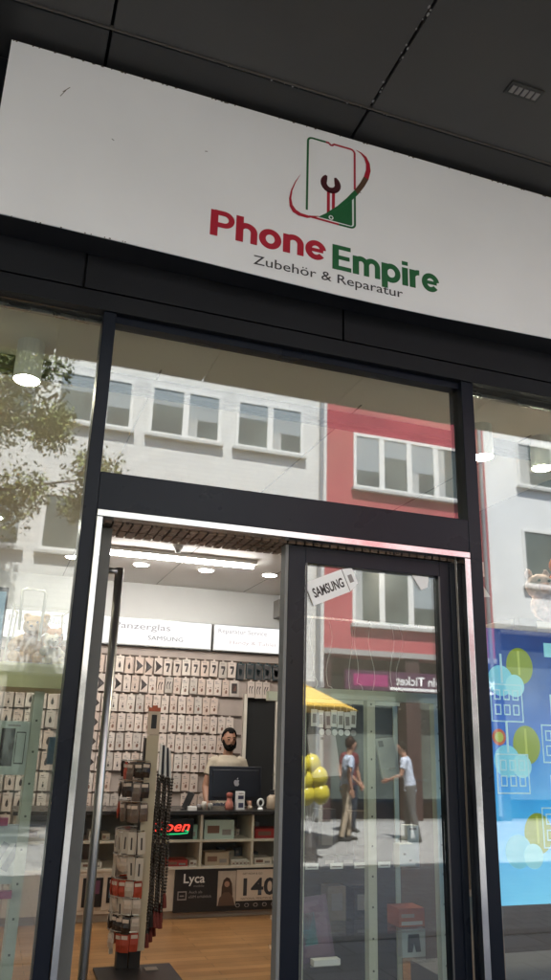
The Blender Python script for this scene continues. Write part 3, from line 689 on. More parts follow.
# ------------------------------------------------------------------ people
def person(label, loc, rz, shirtM, trouM, shoeM, hM, hair_long=False, beard=False, lean=0., armL=None, armR=None, step=0., look=0., H=1.72, group=None, sleeve=.55, skin=None):
    t = thing('person', label, 'person', (0, 0, 0), group)
    sM = skin or skinM
    k = H / 1.75
    def q(x, y, z):                                    # lean the upper body forward (towards -y) about the hips
        v = Vector((x, y, z))
        if z > .95:
            d = v - Vector((0, 0, .95)); v = Vector((0, 0, .95)) + Matrix.Rotation(lean, 3, 'X') @ d
        return v * k
    body = B(); sh = B(); tr = B(); so_ = B()
    torso = [(0, 0, .90), (0, .005, 1.0), (0, .005, 1.12), (0, 0, 1.27), (0, .005, 1.40), (0, .01, 1.465)]
    tr_r = [(.158, .105), (.155, .10), (.142, .092), (.165, .108), (.172, .10), (.09, .075)]
    body.loft([q(*p) for p in torso], [(a * k * .94, c * k * .94) for a, c in tr_r], 18)
    sh.loft([q(*p) for p in [(0, 0, .86)] + torso[1:5] + [(0, .008, 1.478)]], [(.176 * k, .125 * k)] + [(a * k * 1.07, c * k * 1.09) for a, c in tr_r[1:5]] + [(.082 * k, .072 * k)], 20)
    body.loft([q(0, .012, 1.44), q(0, 0, 1.52), q(0, -.012, 1.58)], [.062 * k, .055 * k, .056 * k], 14)
    hc = q(0, -.022, 1.655)
    rotH = Matrix.Rotation(lean * .4 + look, 3, 'X')
    def hq(x, y, z): return hc + rotH @ (Vector((x, y, z)) * k)
    body.ball(hc, (.073 * k, .092 * k, .108 * k), 20, rot=rotH)
    body.ball(hq(0, -.035, -.055), (.055 * k, .055 * k, .06 * k), 14, rot=rotH)                       # jaw
    body.ball(hq(0, -.092, -.012), (.013 * k, .02 * k, .024 * k), 10, rot=rotH)                       # nose
    body.ball(hq(0, -.086, -.052), (.026 * k, .012 * k, .010 * k), 10, rot=rotH)                      # lips
    for sx in (-1, 1): body.ball(hq(.074 * sx, .005, -.005), (.012 * k, .022 * k, .032 * k), 10, rot=rotH)
    arms = {}
    for sx, arm in ((-1, armL), (1, armR)):
        el, wr = arm if arm else ((.235, .03, 1.13), (.25, -.04, .89))
        S_ = q(.172 * sx, .005, 1.405); E_ = q(el[0] * sx, el[1], el[2]); W_ = q(wr[0] * sx, wr[1], wr[2])
        body.loft([S_, S_.lerp(E_, .5), E_, E_.lerp(W_, .45), W_], [.052 * k, .047 * k, .040 * k, .039 * k, .027 * k], 12)
        sh.loft([q(.12 * sx, .005, 1.415), S_, S_.lerp(E_, sleeve * .6), S_.lerp(E_, sleeve)], [.066 * k, .060 * k, .062 * k, .066 * k], 14)
        d = (W_ - E_).normalized(); fw = Vector((0, -1, 0)); sdv = d.cross(Vector((sx, 0, 0)))
        if sdv.length < .1: sdv = Vector((0, -1, 0))
        sdv.normalize()
        pal = W_ + d * .05 * k
        body.loft([W_, pal, W_ + d * .095 * k], [(.026 * k, .017 * k), (.042 * k, .017 * k), (.040 * k, .014 * k)], 12, side=sdv)
        for fi, (off, ln) in enumerate(((-.029, .066), (-.01, .078), (.010, .073), (.028, .058))):
            a = W_ + d * .09 * k + sdv * off * k; cu_ = Vector((-sx * .25, -.15, 0)); 
            body.loft([a, a + (d + cu_ * .3).normalized() * ln * .5 * k, a + (d + cu_ * .3).normalized() * ln * .5 * k + (d + cu_).normalized() * ln * .5 * k], [.0092 * k, .0085 * k, .007 * k], 8)
        a = W_ + d * .03 * k - sdv * .03 * k
        body.loft([a, a + (d * .7 - sdv * .7) * .035 * k, a + (d * .9 - sdv * .5) * .068 * k], [.013 * k, .011 * k, .008 * k], 8)
    for sx in (-1, 1):
        st_ = step * sx
        hip = Vector((.085 * sx, 0, .92)) * k; kn = Vector((.095 * sx, -.02 + st_ * .5, .50)) * k; an = Vector((.10 * sx, .03 + st_, .09)) * k
        body.loft([hip, hip.lerp(kn, .5), kn, kn.lerp(an, .35), an], [.085 * k, .072 * k, .052 * k, .052 * k, .034 * k], 12)
        tr.loft([hip + Vector((0, 0, .03)), hip.lerp(kn, .5), kn, kn.lerp(an, .5), an + Vector((0, 0, -.02))], [.10 * k, .085 * k, .068 * k, .062 * k, .058 * k], 14)
        so_.loft([an + Vector((0, .055, -.045)), an + Vector((0, 0, -.045)), an + Vector((0, -.10, -.055)), an + Vector((0, -.17, -.065))], [(.034, .044), (.04, .045), (.044, .034), (.03, .024)], 12)
        body.loft([an, an + Vector((0, -.02, -.05))], [.034 * k, .03 * k], 10)
    tr.loft([Vector((0, 0, .80)) * k, Vector((0, 0, .90)) * k, Vector((0, 0, 1.0)) * k], [(.15 * k, .11 * k), (.178 * k, .122 * k), (.16 * k, .106 * k)], 18)
    M = Matrix.Translation(loc) @ Matrix.Rotation(rz, 4, 'Z')
    parts = [(body, 'body', sM, .0085), (sh, 'shirt', shirtM, .011), (tr, 'trousers', trouM, .012)]
    for b_, nm, m_, vx in parts: b_.build(nm, m_, t, smooth=True, remesh=vx)
    so_.build('shoes', shoeM, t, smooth=True, remesh=.01)
    hr = B(); hr.ball((0, 0, 0), (.079, .098, .114), 36)
    keep = []
    for f_ in hr.f:
        c_ = sum((hr.v[i] for i in f_), Vector()) / len(f_)
        line = .074 + .2 * abs(c_.x) if c_.y < -.035 else (.074 - (c_.y + .035) * 2.1)
        if c_.z > max(line, -.055): keep.append(f_)
    hr.f = keep; hr.m = [0] * len(keep)
    rn = random.Random(5)
    hr.v = [hc + rotH @ ((Vector((v.x, v.y + .008, v.z)) * (1 + rn.uniform(-.02, .045))) * k) for v in hr.v]
    hb = hr.build('hair', hM, t, smooth=True)
    sm_2 = hb.modifiers.new('thick', 'SOLIDIFY'); sm_2.thickness = .016 * k; sm_2.offset = .3
    ss_ = hb.modifiers.new('sub', 'SUBSURF'); ss_.levels = 1; ss_.render_levels = 1
    if beard:
        bd_ = B(); bd_.ball(hq(0, -.042, -.078), (.062 * k, .056 * k, .052 * k), 16, rot=rotH)
        for sx in (-1, 1): bd_.loft([hq(.066 * sx, -.01, .0), hq(.063 * sx, -.028, -.045), hq(.045 * sx, -.06, -.08)], [.014 * k, .022 * k, .026 * k], 10)
        bd_.loft([hq(-.03, -.088, -.052), hq(0, -.103, -.036), hq(.03, -.088, -.052)], .009 * k, 8)
        bd_.build('beard', hM, t, smooth=True, remesh=.006)
    ey = B()
    for sx in (-1, 1):
        ey.ball(hq(.029 * sx, -.082, .012), (.013 * k, .009 * k, .007 * k), 10, rot=rotH); ey.loft([hq(.012 * sx, -.094, .033), hq(.03 * sx, -.093, .038), hq(.05 * sx, -.08, .032)], .0045 * k, 6)
    ey.build('brows_and_eyes', hM, t, smooth=True)
    t.matrix_world = M
    t.location = loc; t.rotation_euler = (0, 0, rz)
    return t
shirtA = mat('tshirt_sand', (.46, .39, .30), .85, var=.08, bump=.9, bscale=9)
denim = mat('dark_denim', (.03, .035, .05), .85, var=.1); shoeB = mat('shoe_dark', (.03, .028, .026), .6)
person('bearded shopkeeper in a pale sand t-shirt standing behind the black computer', (2.53, 5.72, 0), 0, shirtA, denim, shoeB, hairM, beard=True, look=.22, lean=.03, armL=((.245, .0, 1.14), (.25, -.16, .95)), armR=((.245, .0, 1.14), (.22, -.2, .98)), H=1.70)

# ------------------------------------------------------------------ accessory stand in the doorway
SX, SY = 1.21, 3.34
sta = thing('accessory_stand', 'tall accessory stand with a pale board and black base in the open doorway', 'display stand', (SX, SY, 0))
B().box(SX - .29, SX + .27, SY - .55, SY + .06, 0, .022).build('base', mat('base_black', (.022, .02, .02), .4), sta, bevel=.004)
B().box(SX + .06, SX + .15, SY - .12, SY - .04, .0225, .028).build('base_plate', mat('base_label', (.4, .38, .34), .3, .7), sta)
B().box(SX - .05, SX + .03, SY - .03, SY + .05, .022, 1.6).box(SX - .14, SX - .06, SY - .03, SY + .05, .022, .26).build('pole', mat('pole_black', (.02, .018, .018), .5), sta)
B().box(SX - .042, SX + .052, SY - .045, SY - .035, .135, 1.62).build('board', mat('board_cream', (.52, .46, .34), .55, var=.04), sta)
hc_ = B(); hc_.box(SX - .045, SX + .05, SY - .05, SY - .0345, 1.625, 1.83, 0); hc_.box(SX - .018, SX + .024, SY - .053, SY - .0502, 1.67, 1.775, 1); hc_.box(SX - .045, SX + .05, SY - .0525, SY - .0503, 1.80, 1.83, 2); hc_.box(SX - .015, SX + .02, SY - .053, SY - .0506, 1.83, 1.845, 2)
hc_.build('header_card', [mat('header_cream', (.6, .5, .4), .5), blackM, mat('header_red', (.5, .12, .06), .5)], sta, bevel=.003)
tiers = [(1.42, 'dark'), (1.28, 'dark'), (1.13, 'grey'), (.93, 'white'), (.76, 'white'), (.60, 'red'), (.48, 'white2'), (.37, 'dark'), (.26, 'red')]
for z, kd in tiers:
    rg = B(); rg.loft([(SX - .02 - .19 * math.cos(a * PI / 8 - PI / 2) * 1.0, SY + .06 + .17 * math.sin(a * PI / 8 - PI / 2), z + .01) for a in range(9)], .0045, 6)
    rg.loft([(SX, SY + .06, z + .01), (SX - .2, SY + .02, z + .01)], .004, 6)
    rg.build('wire_ring', steel, sta)
packm = {'dark': (mat('pouch_dark', (.035, .025, .022), .25, var=.3, vscale=20), .11), 'grey': (mat('pouch_grey', (.16, .12, .10), .25, var=.3, vscale=20), .13), 'white': (mat('pouch_white', (.55, .5, .44), .35, var=.08), .15), 'red': (redCard, .12), 'white2': (mat('pouch_pale', (.5, .42, .36), .35), .10)}
cname = {'dark': 'dark glossy pouch', 'grey': 'grey foil pouch', 'white': 'white slim box', 'red': 'orange-red pouch', 'white2': 'pale card'}
tn = ['top', 'second', 'third', 'fourth', 'fifth', 'sixth', 'seventh', 'eighth', 'bottom']
stm = {}
for ti, (z, kd) in enumerate(tiers):
    base_kd = kd
    for a in range(9):
        kd = random.choice(list(packm)) if random.random() < .28 else base_kd
        m_, hh = packm[kd]
        th = R(-96 - a * 21); rd = random.uniform(.82, 1.02); px, py = SX - .02 + .18 * rd * math.cos(th), SY + .06 + .165 * rd * math.sin(th)
        key = kd
        if key not in stm:
            b = B()
            if kd == 'white': b.box(-.028, .028, -.013, .013, -hh, 0, 0); b.box(-.006, .006, -.0145, -.0133, -hh * .8, -hh * .25, 1)
            else:
                b.loft([(0, 0, 0), (0, 0, -.02), (0, 0, -hh * .6), (0, 0, -hh)], [(.03, .002), (.033, .006), (.034, .014), (.031, .002)], 10); b.box(-.024, .024, -.012, -.0095, -.035, -.012, 1)
            o = b.build('hanging_pack', [m_, printM if kd == 'white' else cardM]); stm[key] = o
        else: o = stm[key].copy(); COL.objects.link(o)
        o.location = (px, py, z + random.uniform(-.008, .004)); o.rotation_euler = (random.uniform(-.08, .08), random.uniform(-.06, .06), th + PI / 2 + random.uniform(-.2, .2))
        tag(o, f'{cname[kd]}, {ORD[a]} from the cream board on the {tn[ti]} tier of the stand', 'accessory pack', 'packs hung on the accessory stand')
# right side: flat cards, then long bead straps with red tassels
for a in range(5):
    x_, y_ = SX + .085 + a * .022, SY + .0 + a * .025
    o = B().box(-.009, .009, -.004, .004, -.28, 0, a % 2).build('hanging_card', [paperM, blackM], loc=(0, 0, 0)); o.location = (x_, y_, 1.56 - .01 * a); o.rotation_euler = (0, R(-1.5 * a), .2)
    tag(o, f'narrow {"white" if a % 2 == 0 else "black"} card, {ORD[a]} right of the cream board near the top of the stand', 'card', 'narrow cards hung on the accessory stand')
sb = None
for a in range(16):
    x_, y_ = SX + .068 + .0075 * a, SY - .03 + (a % 3) * .035; top = 1.33 - .012 * (a % 3) - .002 * a; ln = 1.08 - .035 * (a % 4) - .012 * a
    b = B(); z = 0
    while z < ln:
        b.ball((.004 * math.sin(z * 9 + a), 0, -z), (.0125, .0125, .0115), 6, 0); z += .0225
    o = b.build('bead_strap', [mat('bead_dark', (.075, .066, .06), .25, .3, var=.5, vscale=80)], smooth=True); o.location = (x_, y_, top)
    b = B(); b.loft([(0, 0, 0), (0, 0, -.02), (.004, 0, -.10)], [.006, .013, .017], 8)
    b.T = Matrix.Translation((0, 0, -ln)); b.v = [Vector(v) + Vector((0, 0, -ln)) for v in b.v]
    tq = b.build('tassel', [mat('tassel_red', (.16, .03, .025), .8), blackM][a % 2 if a < 4 else 0]); tq.parent = o
    tag(o, f'long dark bead strap, {ORD[a]} right of the cream board on the stand', 'phone strap', 'bead straps hung on the accessory stand')

# ------------------------------------------------------------------ display cabinets behind the glass
def cabinet(label, xs, y0, y1, top, shelves, name='display_cabinet', toprail=True, rin=0., back=False):
    t = thing(name, label, 'cabinet', ((xs[0] + xs[-1]) / 2, (y0 + y1) / 2, 0))
    for x in xs:
        b = B(); b.box(x - .02, x + .02, y0, y0 + .04, 0, top)
        z = .1
        while z < top: b.box(x - .004, x + .004, y0 - .0012, y0 - .0002, z, z + .008, 1); z += .12
        b.build('post', [postM, mat('slot_shadow', (.1, .1, .08), .6)], t)
    for x in (xs[0] + rin, xs[-1]): B().box(x - .012, x + .012, y1 - .024, y1, 0, top).build('post', postM, t)
    if toprail: B().box(xs[0] - .02, xs[-1] + .02, y0 - .001, y0 + .039, top + .001, top + .045).box(xs[0] - .02, xs[-1] + .02, y1 - .04, y1, top + .001, top + .045).build('top_rail', postM, t)
    for z in shelves: B().box(xs[0] + .021, xs[-1] - .021, y0 + .045, y1 - .005, z - .01, z).build('shelf', G_clear, t)
    B().box(xs[0] - .02, xs[-1] + .02, y0 + .041, y1 - .041, .05, .35).build('base', mat('cabinet_base', (.3, .26, .2), .5), t)
    if back: B().box(xs[0] + .05, xs[-1] + .02, y1 - .015, y1 - .003, .36, top).build('back_panel', mat('added_dark_back', (.06, .05, .042), .6, var=.2), t)  # dark panel added behind the goods so the door reflections read
    return t
cabinet('tall cream-posted glass display cabinet behind the closed door leaf', (1.31, 1.65, 2.0), .35, .80, 1.80, (.72, .84, 1.09, 1.46), rin=.075, back=True)
cabinet('cream-posted glass display cabinet behind the left window', (-.62, .178), .42, .80, 1.78, (1.06, 1.455), toprail=False)
yp = boxthing('yellow_ledge', 'pale yellow display ledge under the teddy bears in the left window', 'ledge', -.9, .30, .36, .80, 1.79, 1.885, mat('ledge_yellow', (.80, .76, .42), .45, var=.08))
# right cabinet goods
tilt = []
def slab(name, label, cat, x, z, y, wd, hh, m, ang, lean=.2, deco=None, th=.012):
    b = B(); b.T = Matrix.Rotation(ang, 4, 'Y') @ Matrix.Rotation(-lean, 4, 'X')
    b.box(-wd / 2, wd / 2, -th / 2, th / 2, 0, hh, 0)
    mats = [m]
    for i, (a0, a1, c0, c1, mm) in enumerate(deco or []): b.box(a0 * wd, a1 * wd, -th / 2 - .002, -th / 2 - .0004, c0 * hh, c1 * hh, i + 1); mats.append(mm)
    o = b.build(name, mats, loc=(0, 0, 0)); o.location = (x, y, z); return tag(o, label, cat)
caseG = mat('phone_silver', (.42, .43, .40), .3, .3)
slab('tablet', 'grey upright tablet on the top glass shelf behind the door, by the left post', 'tablet', 1.48, 1.462, .47, .14, .19, mat('tab_grey', (.3, .31, .32), .3, .4), R(-4), deco=[(-.05, .05, .86, .92, printM)])
slab('phone', 'silver phone back leaning right of the middle cabinet post', 'phone', 1.80, 1.462, .45, .095, .18, caseG, R(-6), deco=[(-.38, -.12, .78, .93, printM), (-.05, .3, .2, .24, printGrey)])
boxthing('phone_box', 'tall white phone box on the middle glass shelf beside the right post', 'box', 1.905, 1.965, .50, .56, 1.091, 1.25, paperM, [(.2, .8, .88, .94, printGrey)])
boxthing('accessory_box', 'wide white box with small dark buds print at the middle shelf corner', 'box', 1.82, 1.90, .42, .48, 1.091, 1.18, paperM, [(.25, .4, .5, .6, printM), (.6, .75, .2, .3, printM)])
boxthing('product_box', 'orange box on the lower glass shelf beside the right post', 'box', 1.82, 1.95, .44, .55, .841, .915, mat('box_orange', (.48, .12, .05), .5, var=.1), [(.1, .9, .1, .3, whB), (.1, .6, .5, .7, beB)])
tb = B(); tb.box(1.835, 1.95, .44, .48, .722, .832, 0)
tb.prism([(1.865, .812), (1.918, .812), (1.926, .742), (1.903, .742), (1.893, .78), (1.884, .742), (1.861, .742)], .437, .4395, 1)
tag(tb.build('picture_box', [mat('box_cool', (.62, .66, .66), .4), mat('print_slate', (.07, .08, .085), .5)], loc=(1.89, .46, .722)), 'white box with a dark shorts-shaped picture on the lowest glass shelf', 'box')
slab('phone_case', 'large purple phone case pack leaning on the lower left shelf', 'phone case', 1.45, .725, .47, .15, .245, mat('case_purple', (.10, .06, .11), .4, var=.15), R(-6), deco=[(-.4, .4, .08, .92, mat('case_purple_light', (.15, .09, .16), .3, var=.3, vscale=8)), (-.36, .04, .25, .75, mat('case_teal', (.08, .30, .34), .35, var=.3, vscale=16))])
boxthing('product_box', 'flat white box in front of the purple phone case', 'box', 1.40, 1.52, .40, .44, .722, .745, paperM)
boxthing('product_box', 'pale beige box in the corner behind the left cabinet post', 'box', 1.335, 1.395, .5, .7, .722, .80, beB)
for i in range(4):
    boxthing('price_tag', f'white price tag, {ORD[i]} from the left along the middle glass shelf', 'price tag', 1.35 + i * .115, 1.41 + i * .115, .385, .388, 1.092, 1.115, paperM, [(.15, .85, .3, .5, printGrey)], 'price tags on the cabinet shelf')
# rear goods in the cabinet, seen dim behind the reflection
for i, (x, z, hh, m, lb) in enumerate([(1.40, 1.091, .20, blackM, 'black phone box at the back of the middle shelf by the left post'), (1.55, 1.091, .22, mat('box_dkgrey', (.08, .08, .085), .4), 'dark grey phone box at the back of the middle shelf'), (1.73, 1.091, .21, mat('box_brown', (.12, .09, .07), .4), 'brown phone box at the back of the middle shelf past the middle post'),
        (1.73, .841, .13, blackM, 'black box on the lower shelf left of the orange box'), (1.60, .841, .14, mat('box_tan', (.25, .19, .14), .4), 'tan box on the lower shelf behind the purple case')]):
    boxthing('phone_box', lb, 'box', x - .045, x + .045, .62, .70, z, z + hh, m, [(.2, .8, .3, .8, printGrey)], 'boxes at the back of the door cabinet')
for i in range(6):
    o = B().loft([(0, 0, 0), (0, -.006, 0)], .013, 16).build('phone_grip', [paperM, printGrey][i == 5], smooth=False); o.location = (1.405 + i * .031, .352, 1.655)
    tag(o, f'round pale phone grip, {ORD[i]} from the left in the row inside the door cabinet', 'phone grip', 'phone grips in a row')
for i in range(7):
    b = B(); b.box(-.014, .014, -.004, .004, -.075, 0, 0); b.box(-.009, .009, -.0055, -.0042, -.06, -.02, 1); b.loft([(0, 0, 0), (0, 0, .02)], .002, 6, 1)
    o = b.build('charm_card', [paperM, printGrey]); o.location = (1.40 + i * .033, .43, 1.755 - .004 * (i % 3)); o.rotation_euler = (0, .05 * math.sin(i * 2.3), .2 * math.sin(i))
    tag(o, f'small white charm card, {ORD[i]} from the left hung at the top of the door cabinet', 'card', 'charm cards hung in the cabinet')
for i in range(3):
    boxthing('charger_box', f'dark charger box, {ORD[i]} from the left behind the price tags on the middle shelf', 'box', 1.36 + i * .09, 1.43 + i * .09, .44, .50, 1.091, 1.135, blackM, [(.2, .8, .3, .6, printGrey)], 'charger boxes on the middle shelf')
# left window goods
pbx = boxthing('phone_box', 'white box with two dark phones pictured, standing under the yellow ledge', 'box', .035, .155, .40, .44, 1.457, 1.66, mat('box_pale', (.55, .6, .54), .45), [(.12, .55, .16, .86, printM), (.6, .62, .2, .8, printM), (.88, .9, .2, .8, printM), (.6, .9, .78, .8, printM), (.6, .9, .2, .22, printM), (.3, .7, .9, .93, printGrey)])
tbx = B(); tbx.box(-.02, .20, .44, .48, 1.062, 1.27, 0)
for q in (.07, .12): tbx.T = Matrix.Translation((q, 0, 1.11)) @ Matrix.Rotation(R(28), 4, 'Y'); tbx.box(-.013, .013, .437, .4395, 0, .11, 1); tbx.T = Matrix()
tag(tbx.build('watch_box', [mat('box_mist', (.5, .58, .56), .45), mat('print_bluegrey', (.10, .16, .19), .4)], loc=(.1, .46, 1.062)), 'pale box with two slate straps pictured on the lower shelf in the left window', 'box')
boxthing('pink_tray', 'thin pink tray along the upper edge behind the left window', 'tray', -.2, .115, .40, .44, 1.272, 1.30, mat('tray_pink', (.4, .06, .14), .45))
boxthing('pink_tray', 'thin pink strip below the box with slate straps', 'tray', -.2, .16, .385, .415, 1.02, 1.045, mat('tray_pink', (.4, .06, .14), .45))
boxthing('blue_case', 'small dark blue case on the shelf beside the left mullion', 'case', .27, .33, .9, .96, 1.48, 1.6, mat('case_blue', (.03, .07, .12), .4))
boxthing('display_screen', 'pale blue lit screen at the left edge above the yellow ledge', 'screen', -.12, .005, .45, .47, 1.89, 2.2, blackM, [(.06, .94, .04, .94, emit_mat('screen_blue', (.5, .75, .9), .12))])
def teddy(label, loc, s, rz, m, armup=False):
    t = thing('teddy_bear', label, 'teddy bear', (0, 0, 0), 'teddy bears in the left window')
    b = B()
    b.ball((0, 0, .075), (.06, .052, .072), 16); b.ball((0, -.012, .18), (.056, .05, .05), 16); b.ball((0, -.055, .168), (.024, .02, .019), 12)
    for sx in (-1, 1):
        b.ball((.043 * sx, .0, .222), (.021, .012, .021), 12)
        b.loft([(.045 * sx, -.005, .125), (.08 * sx, -.03, .10), (.085 * sx, -.06, .075)], [.022, .023, .02], 10)
        b.loft([(.035 * sx, -.02, .03), (.055 * sx, -.075, .028), (.06 * sx, -.105, .035)], [.03, .028, .027], 10)
    b.v = [v * s for v in b.v]
    b.build('body', m, t, smooth=True, remesh=.004, noise=.007)
    e = B()
    for sx in (-1, 1): e.ball((.022 * sx * s, -.058 * s, .193 * s), .006 * s, 8)
    e.ball((0, -.075 * s, .174 * s), (.009 * s, .006 * s, .006 * s), 8); e.build('eyes_and_nose', blackM, t, smooth=True)
    r_ = B(); r_.loft([(-.03 * s, -.05 * s, .132 * s), (0, -.058 * s, .13 * s), (.03 * s, -.05 * s, .132 * s)], [.014 * s, .006 * s, .014 * s], 8); r_.build('bow', mat('bow_brown', (.25, .13, .06), .6), t)
    t.location = loc; t.rotation_euler = (0, 0, rz)
fur1 = mat('fur_cream', (.46, .30, .15), .9, var=.12, vscale=30); fur2 = mat('fur_white', (.60, .56, .49), .9, var=.1, vscale=30); fur3 = mat('fur_tan', (.40, .20, .09), .9, var=.12, vscale=30)
teddy('cream teddy bear sitting inside the clear gift bag on the ledge', (.135, .52, 1.887), .92, R(-18), fur1)
teddy('white teddy bear sitting low beside the cream one in the left window', (.20, .44, 1.887), .55, R(25), fur2)
teddy('tan teddy bear half hidden behind the cream one', (.215, .60, 1.887), .75, R(30), fur3)
gb = thing('gift_bag', 'clear gift bag frame with a tall handle around the teddy bears', 'bag', (.15, .48, 1.886))
clearM = mat('clear_plastic_edge', (.75, .74, .68), .15, var=.1)
fr = B()
for (x, y) in ((.02, .40), (.28, .40), (.04, .62), (.26, .62)):
    fr.loft([(x, y, 1.887), (x + (.15 - x) * .12, y, 2.13)], .0035, 6)
for z in (1.89, 2.12): fr.loft([(.03, .40, z), (.27, .40, z), (.25, .62, z), (.05, .62, z), (.03, .40, z)], .003, 6)
fr.build('edge', clearM, gb)
hd_ = B(); hd_.loft([(.065, .40, 2.02), (.06, .40, 2.185), (.075, .40, 2.195), (.145, .40, 2.19), (.155, .40, 2.18), (.15, .40, 1.98)], .006, 8); hd_.build('handle', clearM, gb, smooth=True)
ribb = thing('gift_crate', 'small brown wire crate right of the teddy bears by the mullion', 'crate', (.25, .5, 1.886))
fr = B()
for x in (.222, .29): 
    for z in (1.888, 1.95): fr.box(x - .003, x + .003, .46, .54, z, z + .005)
for x in (.222, .245, .268, .29): fr.box(x - .003, x + .003, .456, .46, 1.887, 1.955)
fr.box(.218, .294, .4545, .4555, 1.945, 1.955); fr.build('wire', mat('crate_brown', (.14, .08, .05), .5), ribb)
cd_ = B().box(.23, .285, .47, .53, 1.887, 1.935).build('filling', mat('crate_fill', (.5, .4, .33), .7), ribb)

# ------------------------------------------------------------------ stickers on the door
sm = thing('samsung_card', 'white folded SAMSUNG card stuck tilted on the door glass', 'card', (1.34, .11, 2.26))
cb_ = B(); cb_.T = Matrix.Translation((1.335, 0, 2.262)) @ Matrix.Rotation(R(-24), 4, 'Y')
cb_.box(-.115, .075, .0835, .0885, -.05, .055, 0); cb_.prism([(.075, -.05), (.125, -.028), (.125, .045), (.075, .055)], .0835, .0885, 0); cb_.box(.073, .076, .0815, .0833, -.05, .055, 1)
cb_.box(.09, .11, .0815, .0833, -.015, .02, 1)
cb_.build('card', [mat('card_bright', (.88, .88, .87), .5), printGrey], sm)
text('lettering', 'SAMSUNG', 1.335 - .096 * math.cos(R(24)) + .02 * math.sin(R(24)), 2.262 - .096 * math.sin(R(24)) - .02 * math.cos(R(24)), .0825, .042, printM, sm, width=.155, roll=R(-24), bold=.03)
o = B().prism([(1.735, 2.349), (1.82, 2.349), (1.815, 2.30), (1.78, 2.285)], .086, .0885).build('paper_scrap', paperM, loc=(1.78, .105, 2.3)); tag(o, 'torn white paper scrap at the top corner of the door glass', 'paper')
# hanging cables and headphones behind the door glass
for i, (x, z0, z1, sw) in enumerate([(1.30, 2.16, 1.88, .01), (1.37, 2.165, 1.90, -.012), (1.46, 2.16, 1.86, .014), (1.57, 2.165, 1.84, .01), (1.60, 2.165, 1.88, -.01), (1.68, 2.165, 1.85, -.015), (1.79, 2.165, 1.87, .012), (1.83, 2.165, 1.86, .02)]):
    b = B(); pts = [(x + sw * math.sin(t * .5), .40, z0 + (z1 - z0) * t / 12) for t in range(13)]; pts += [(x + sw * math.sin(6) + .03 * math.sin(t * .6), .40, z1 - .03 + .03 * math.cos(t * .6)) for t in range(1, 7)]
    b.loft(pts, .0022, 6); o = b.build('hanging_cable', mat('cable_white', (.6, .58, .56), .4), loc=(x, .4, z0), smooth=True); tag(o, f'thin white hanging cable, {ORD[i]} from the left behind the door glass', 'cable', 'white cables hung behind the door glass')
hp = B(); hp.box(1.24, 2.03, .39, .41, 2.165, 2.175); tag(hp.build('hanging_rod', steel, loc=(1.6, .4, 2.17)), 'thin steel rod carrying the white cables behind the door glass', 'rod')

# ------------------------------------------------------------------ right window
po = thing('window_poster', 'large blue window poster with pale clouds and green circles', 'poster', (2.7, .07, .98))
pm = bpy.data.materials.new('poster_glowing_print'); pm.use_nodes = True; n2 = pm.node_tree; bs = n2.nodes['Principled BSDF']
tc = n2.nodes.new('ShaderNodeTexCoord'); sx_ = n2.nodes.new('ShaderNodeSeparateXYZ'); n2.links.new(tc.outputs['Object'], sx_.inputs[0])
nz = n2.nodes.new('ShaderNodeTexNoise'); nz.inputs['Scale'].default_value = 4; nz.inputs['Detail'].default_value = 3; n2.links.new(tc.outputs['Object'], nz.inputs['Vector'])
mad = n2.nodes.new('ShaderNodeMath'); mad.operation = 'MULTIPLY_ADD'; mad.inputs[1].default_value = .35; n2.links.new(nz.outputs['Fac'], mad.inputs[0]); n2.links.new(sx_.outputs['Z'], mad.inputs[2])
cr = n2.nodes.new('ShaderNodeValToRGB'); mrr = n2.nodes.new('ShaderNodeMapRange'); mrr.inputs[1].default_value = .1; mrr.inputs[2].default_value = 1.35
n2.links.new(mad.outputs[0], mrr.inputs[0]); n2.links.new(mrr.outputs[0], cr.inputs[0]); n2.links.new(cr.outputs[0], bs.inputs['Base Color']); n2.links.new(cr.outputs[0], bs.inputs['Emission Color']); bs.inputs['Emission Strength'].default_value = .30  # glow added to keep the print vivid, as if backlit
el = cr.color_ramp.elements; el[0].position = 0; el[0].color = (.14, .46, .68, 1); el[1].position = 1; el[1].color = (.006, .025, .13, 1)
e = el.new(.35); e.color = (.025, .25, .55, 1); e = el.new(.62); e.color = (.008, .085, .36, 1); bs.inputs['Roughness'].default_value = .5
B().box(2.075, 3.55, .066, .070, .985, 2.135).build('panel', pm, po)
cyan = mat('poster_cyan', (.16, .55, .75), .5, emit=(.16, .55, .75), es=.14); cyl_ = mat('poster_cyan_light', (.28, .66, .80), .5, emit=(.28, .66, .80), es=.14); lime = mat('poster_lime', (.22, .30, .015), .5, emit=(.22, .30, .015), es=.14); lime2 = mat('poster_lime_light', (.40, .48, .08), .5, emit=(.40, .48, .08), es=.14); orng = mat('poster_orange', (.5, .1, .03), .5, emit=(.5, .1, .03), es=.14)  # the printed shapes carry the same added glow
def disc(cx, cz, r_, m_, y=.0645, nm='printed_cloud', sz=1.0):
    b = B(); b.prism([(cx + r_ * math.cos(-a * PI / 16), cz + r_ * sz * math.sin(-a * PI / 16)) for a in range(32)], y, y + .0009); return b.build(nm, m_, po)
for cx_, cz_, s_ in ((2.16, 1.90, 1), (2.17, 1.555, 1), (2.2, 1.19, 1), (2.75, 1.72, 1.1), (3.1, 1.35, 1.2)):
    disc(cx_ + .11, cz_ + .07, .072 * s_, lime, .0652, 'printed_tree', 1.15)
    b = B(); b.box(cx_ + .10, cx_ + .112, .0640, .0646, cz_ + .03, cz_ + .14); b.build('printed_trunk', lime2, po)
    disc(cx_, cz_, .068 * s_, cyan, .0625); disc(cx_ + .075 * s_, cz_ - .02, .05 * s_, cyl_, .0612)
sky_ = B()
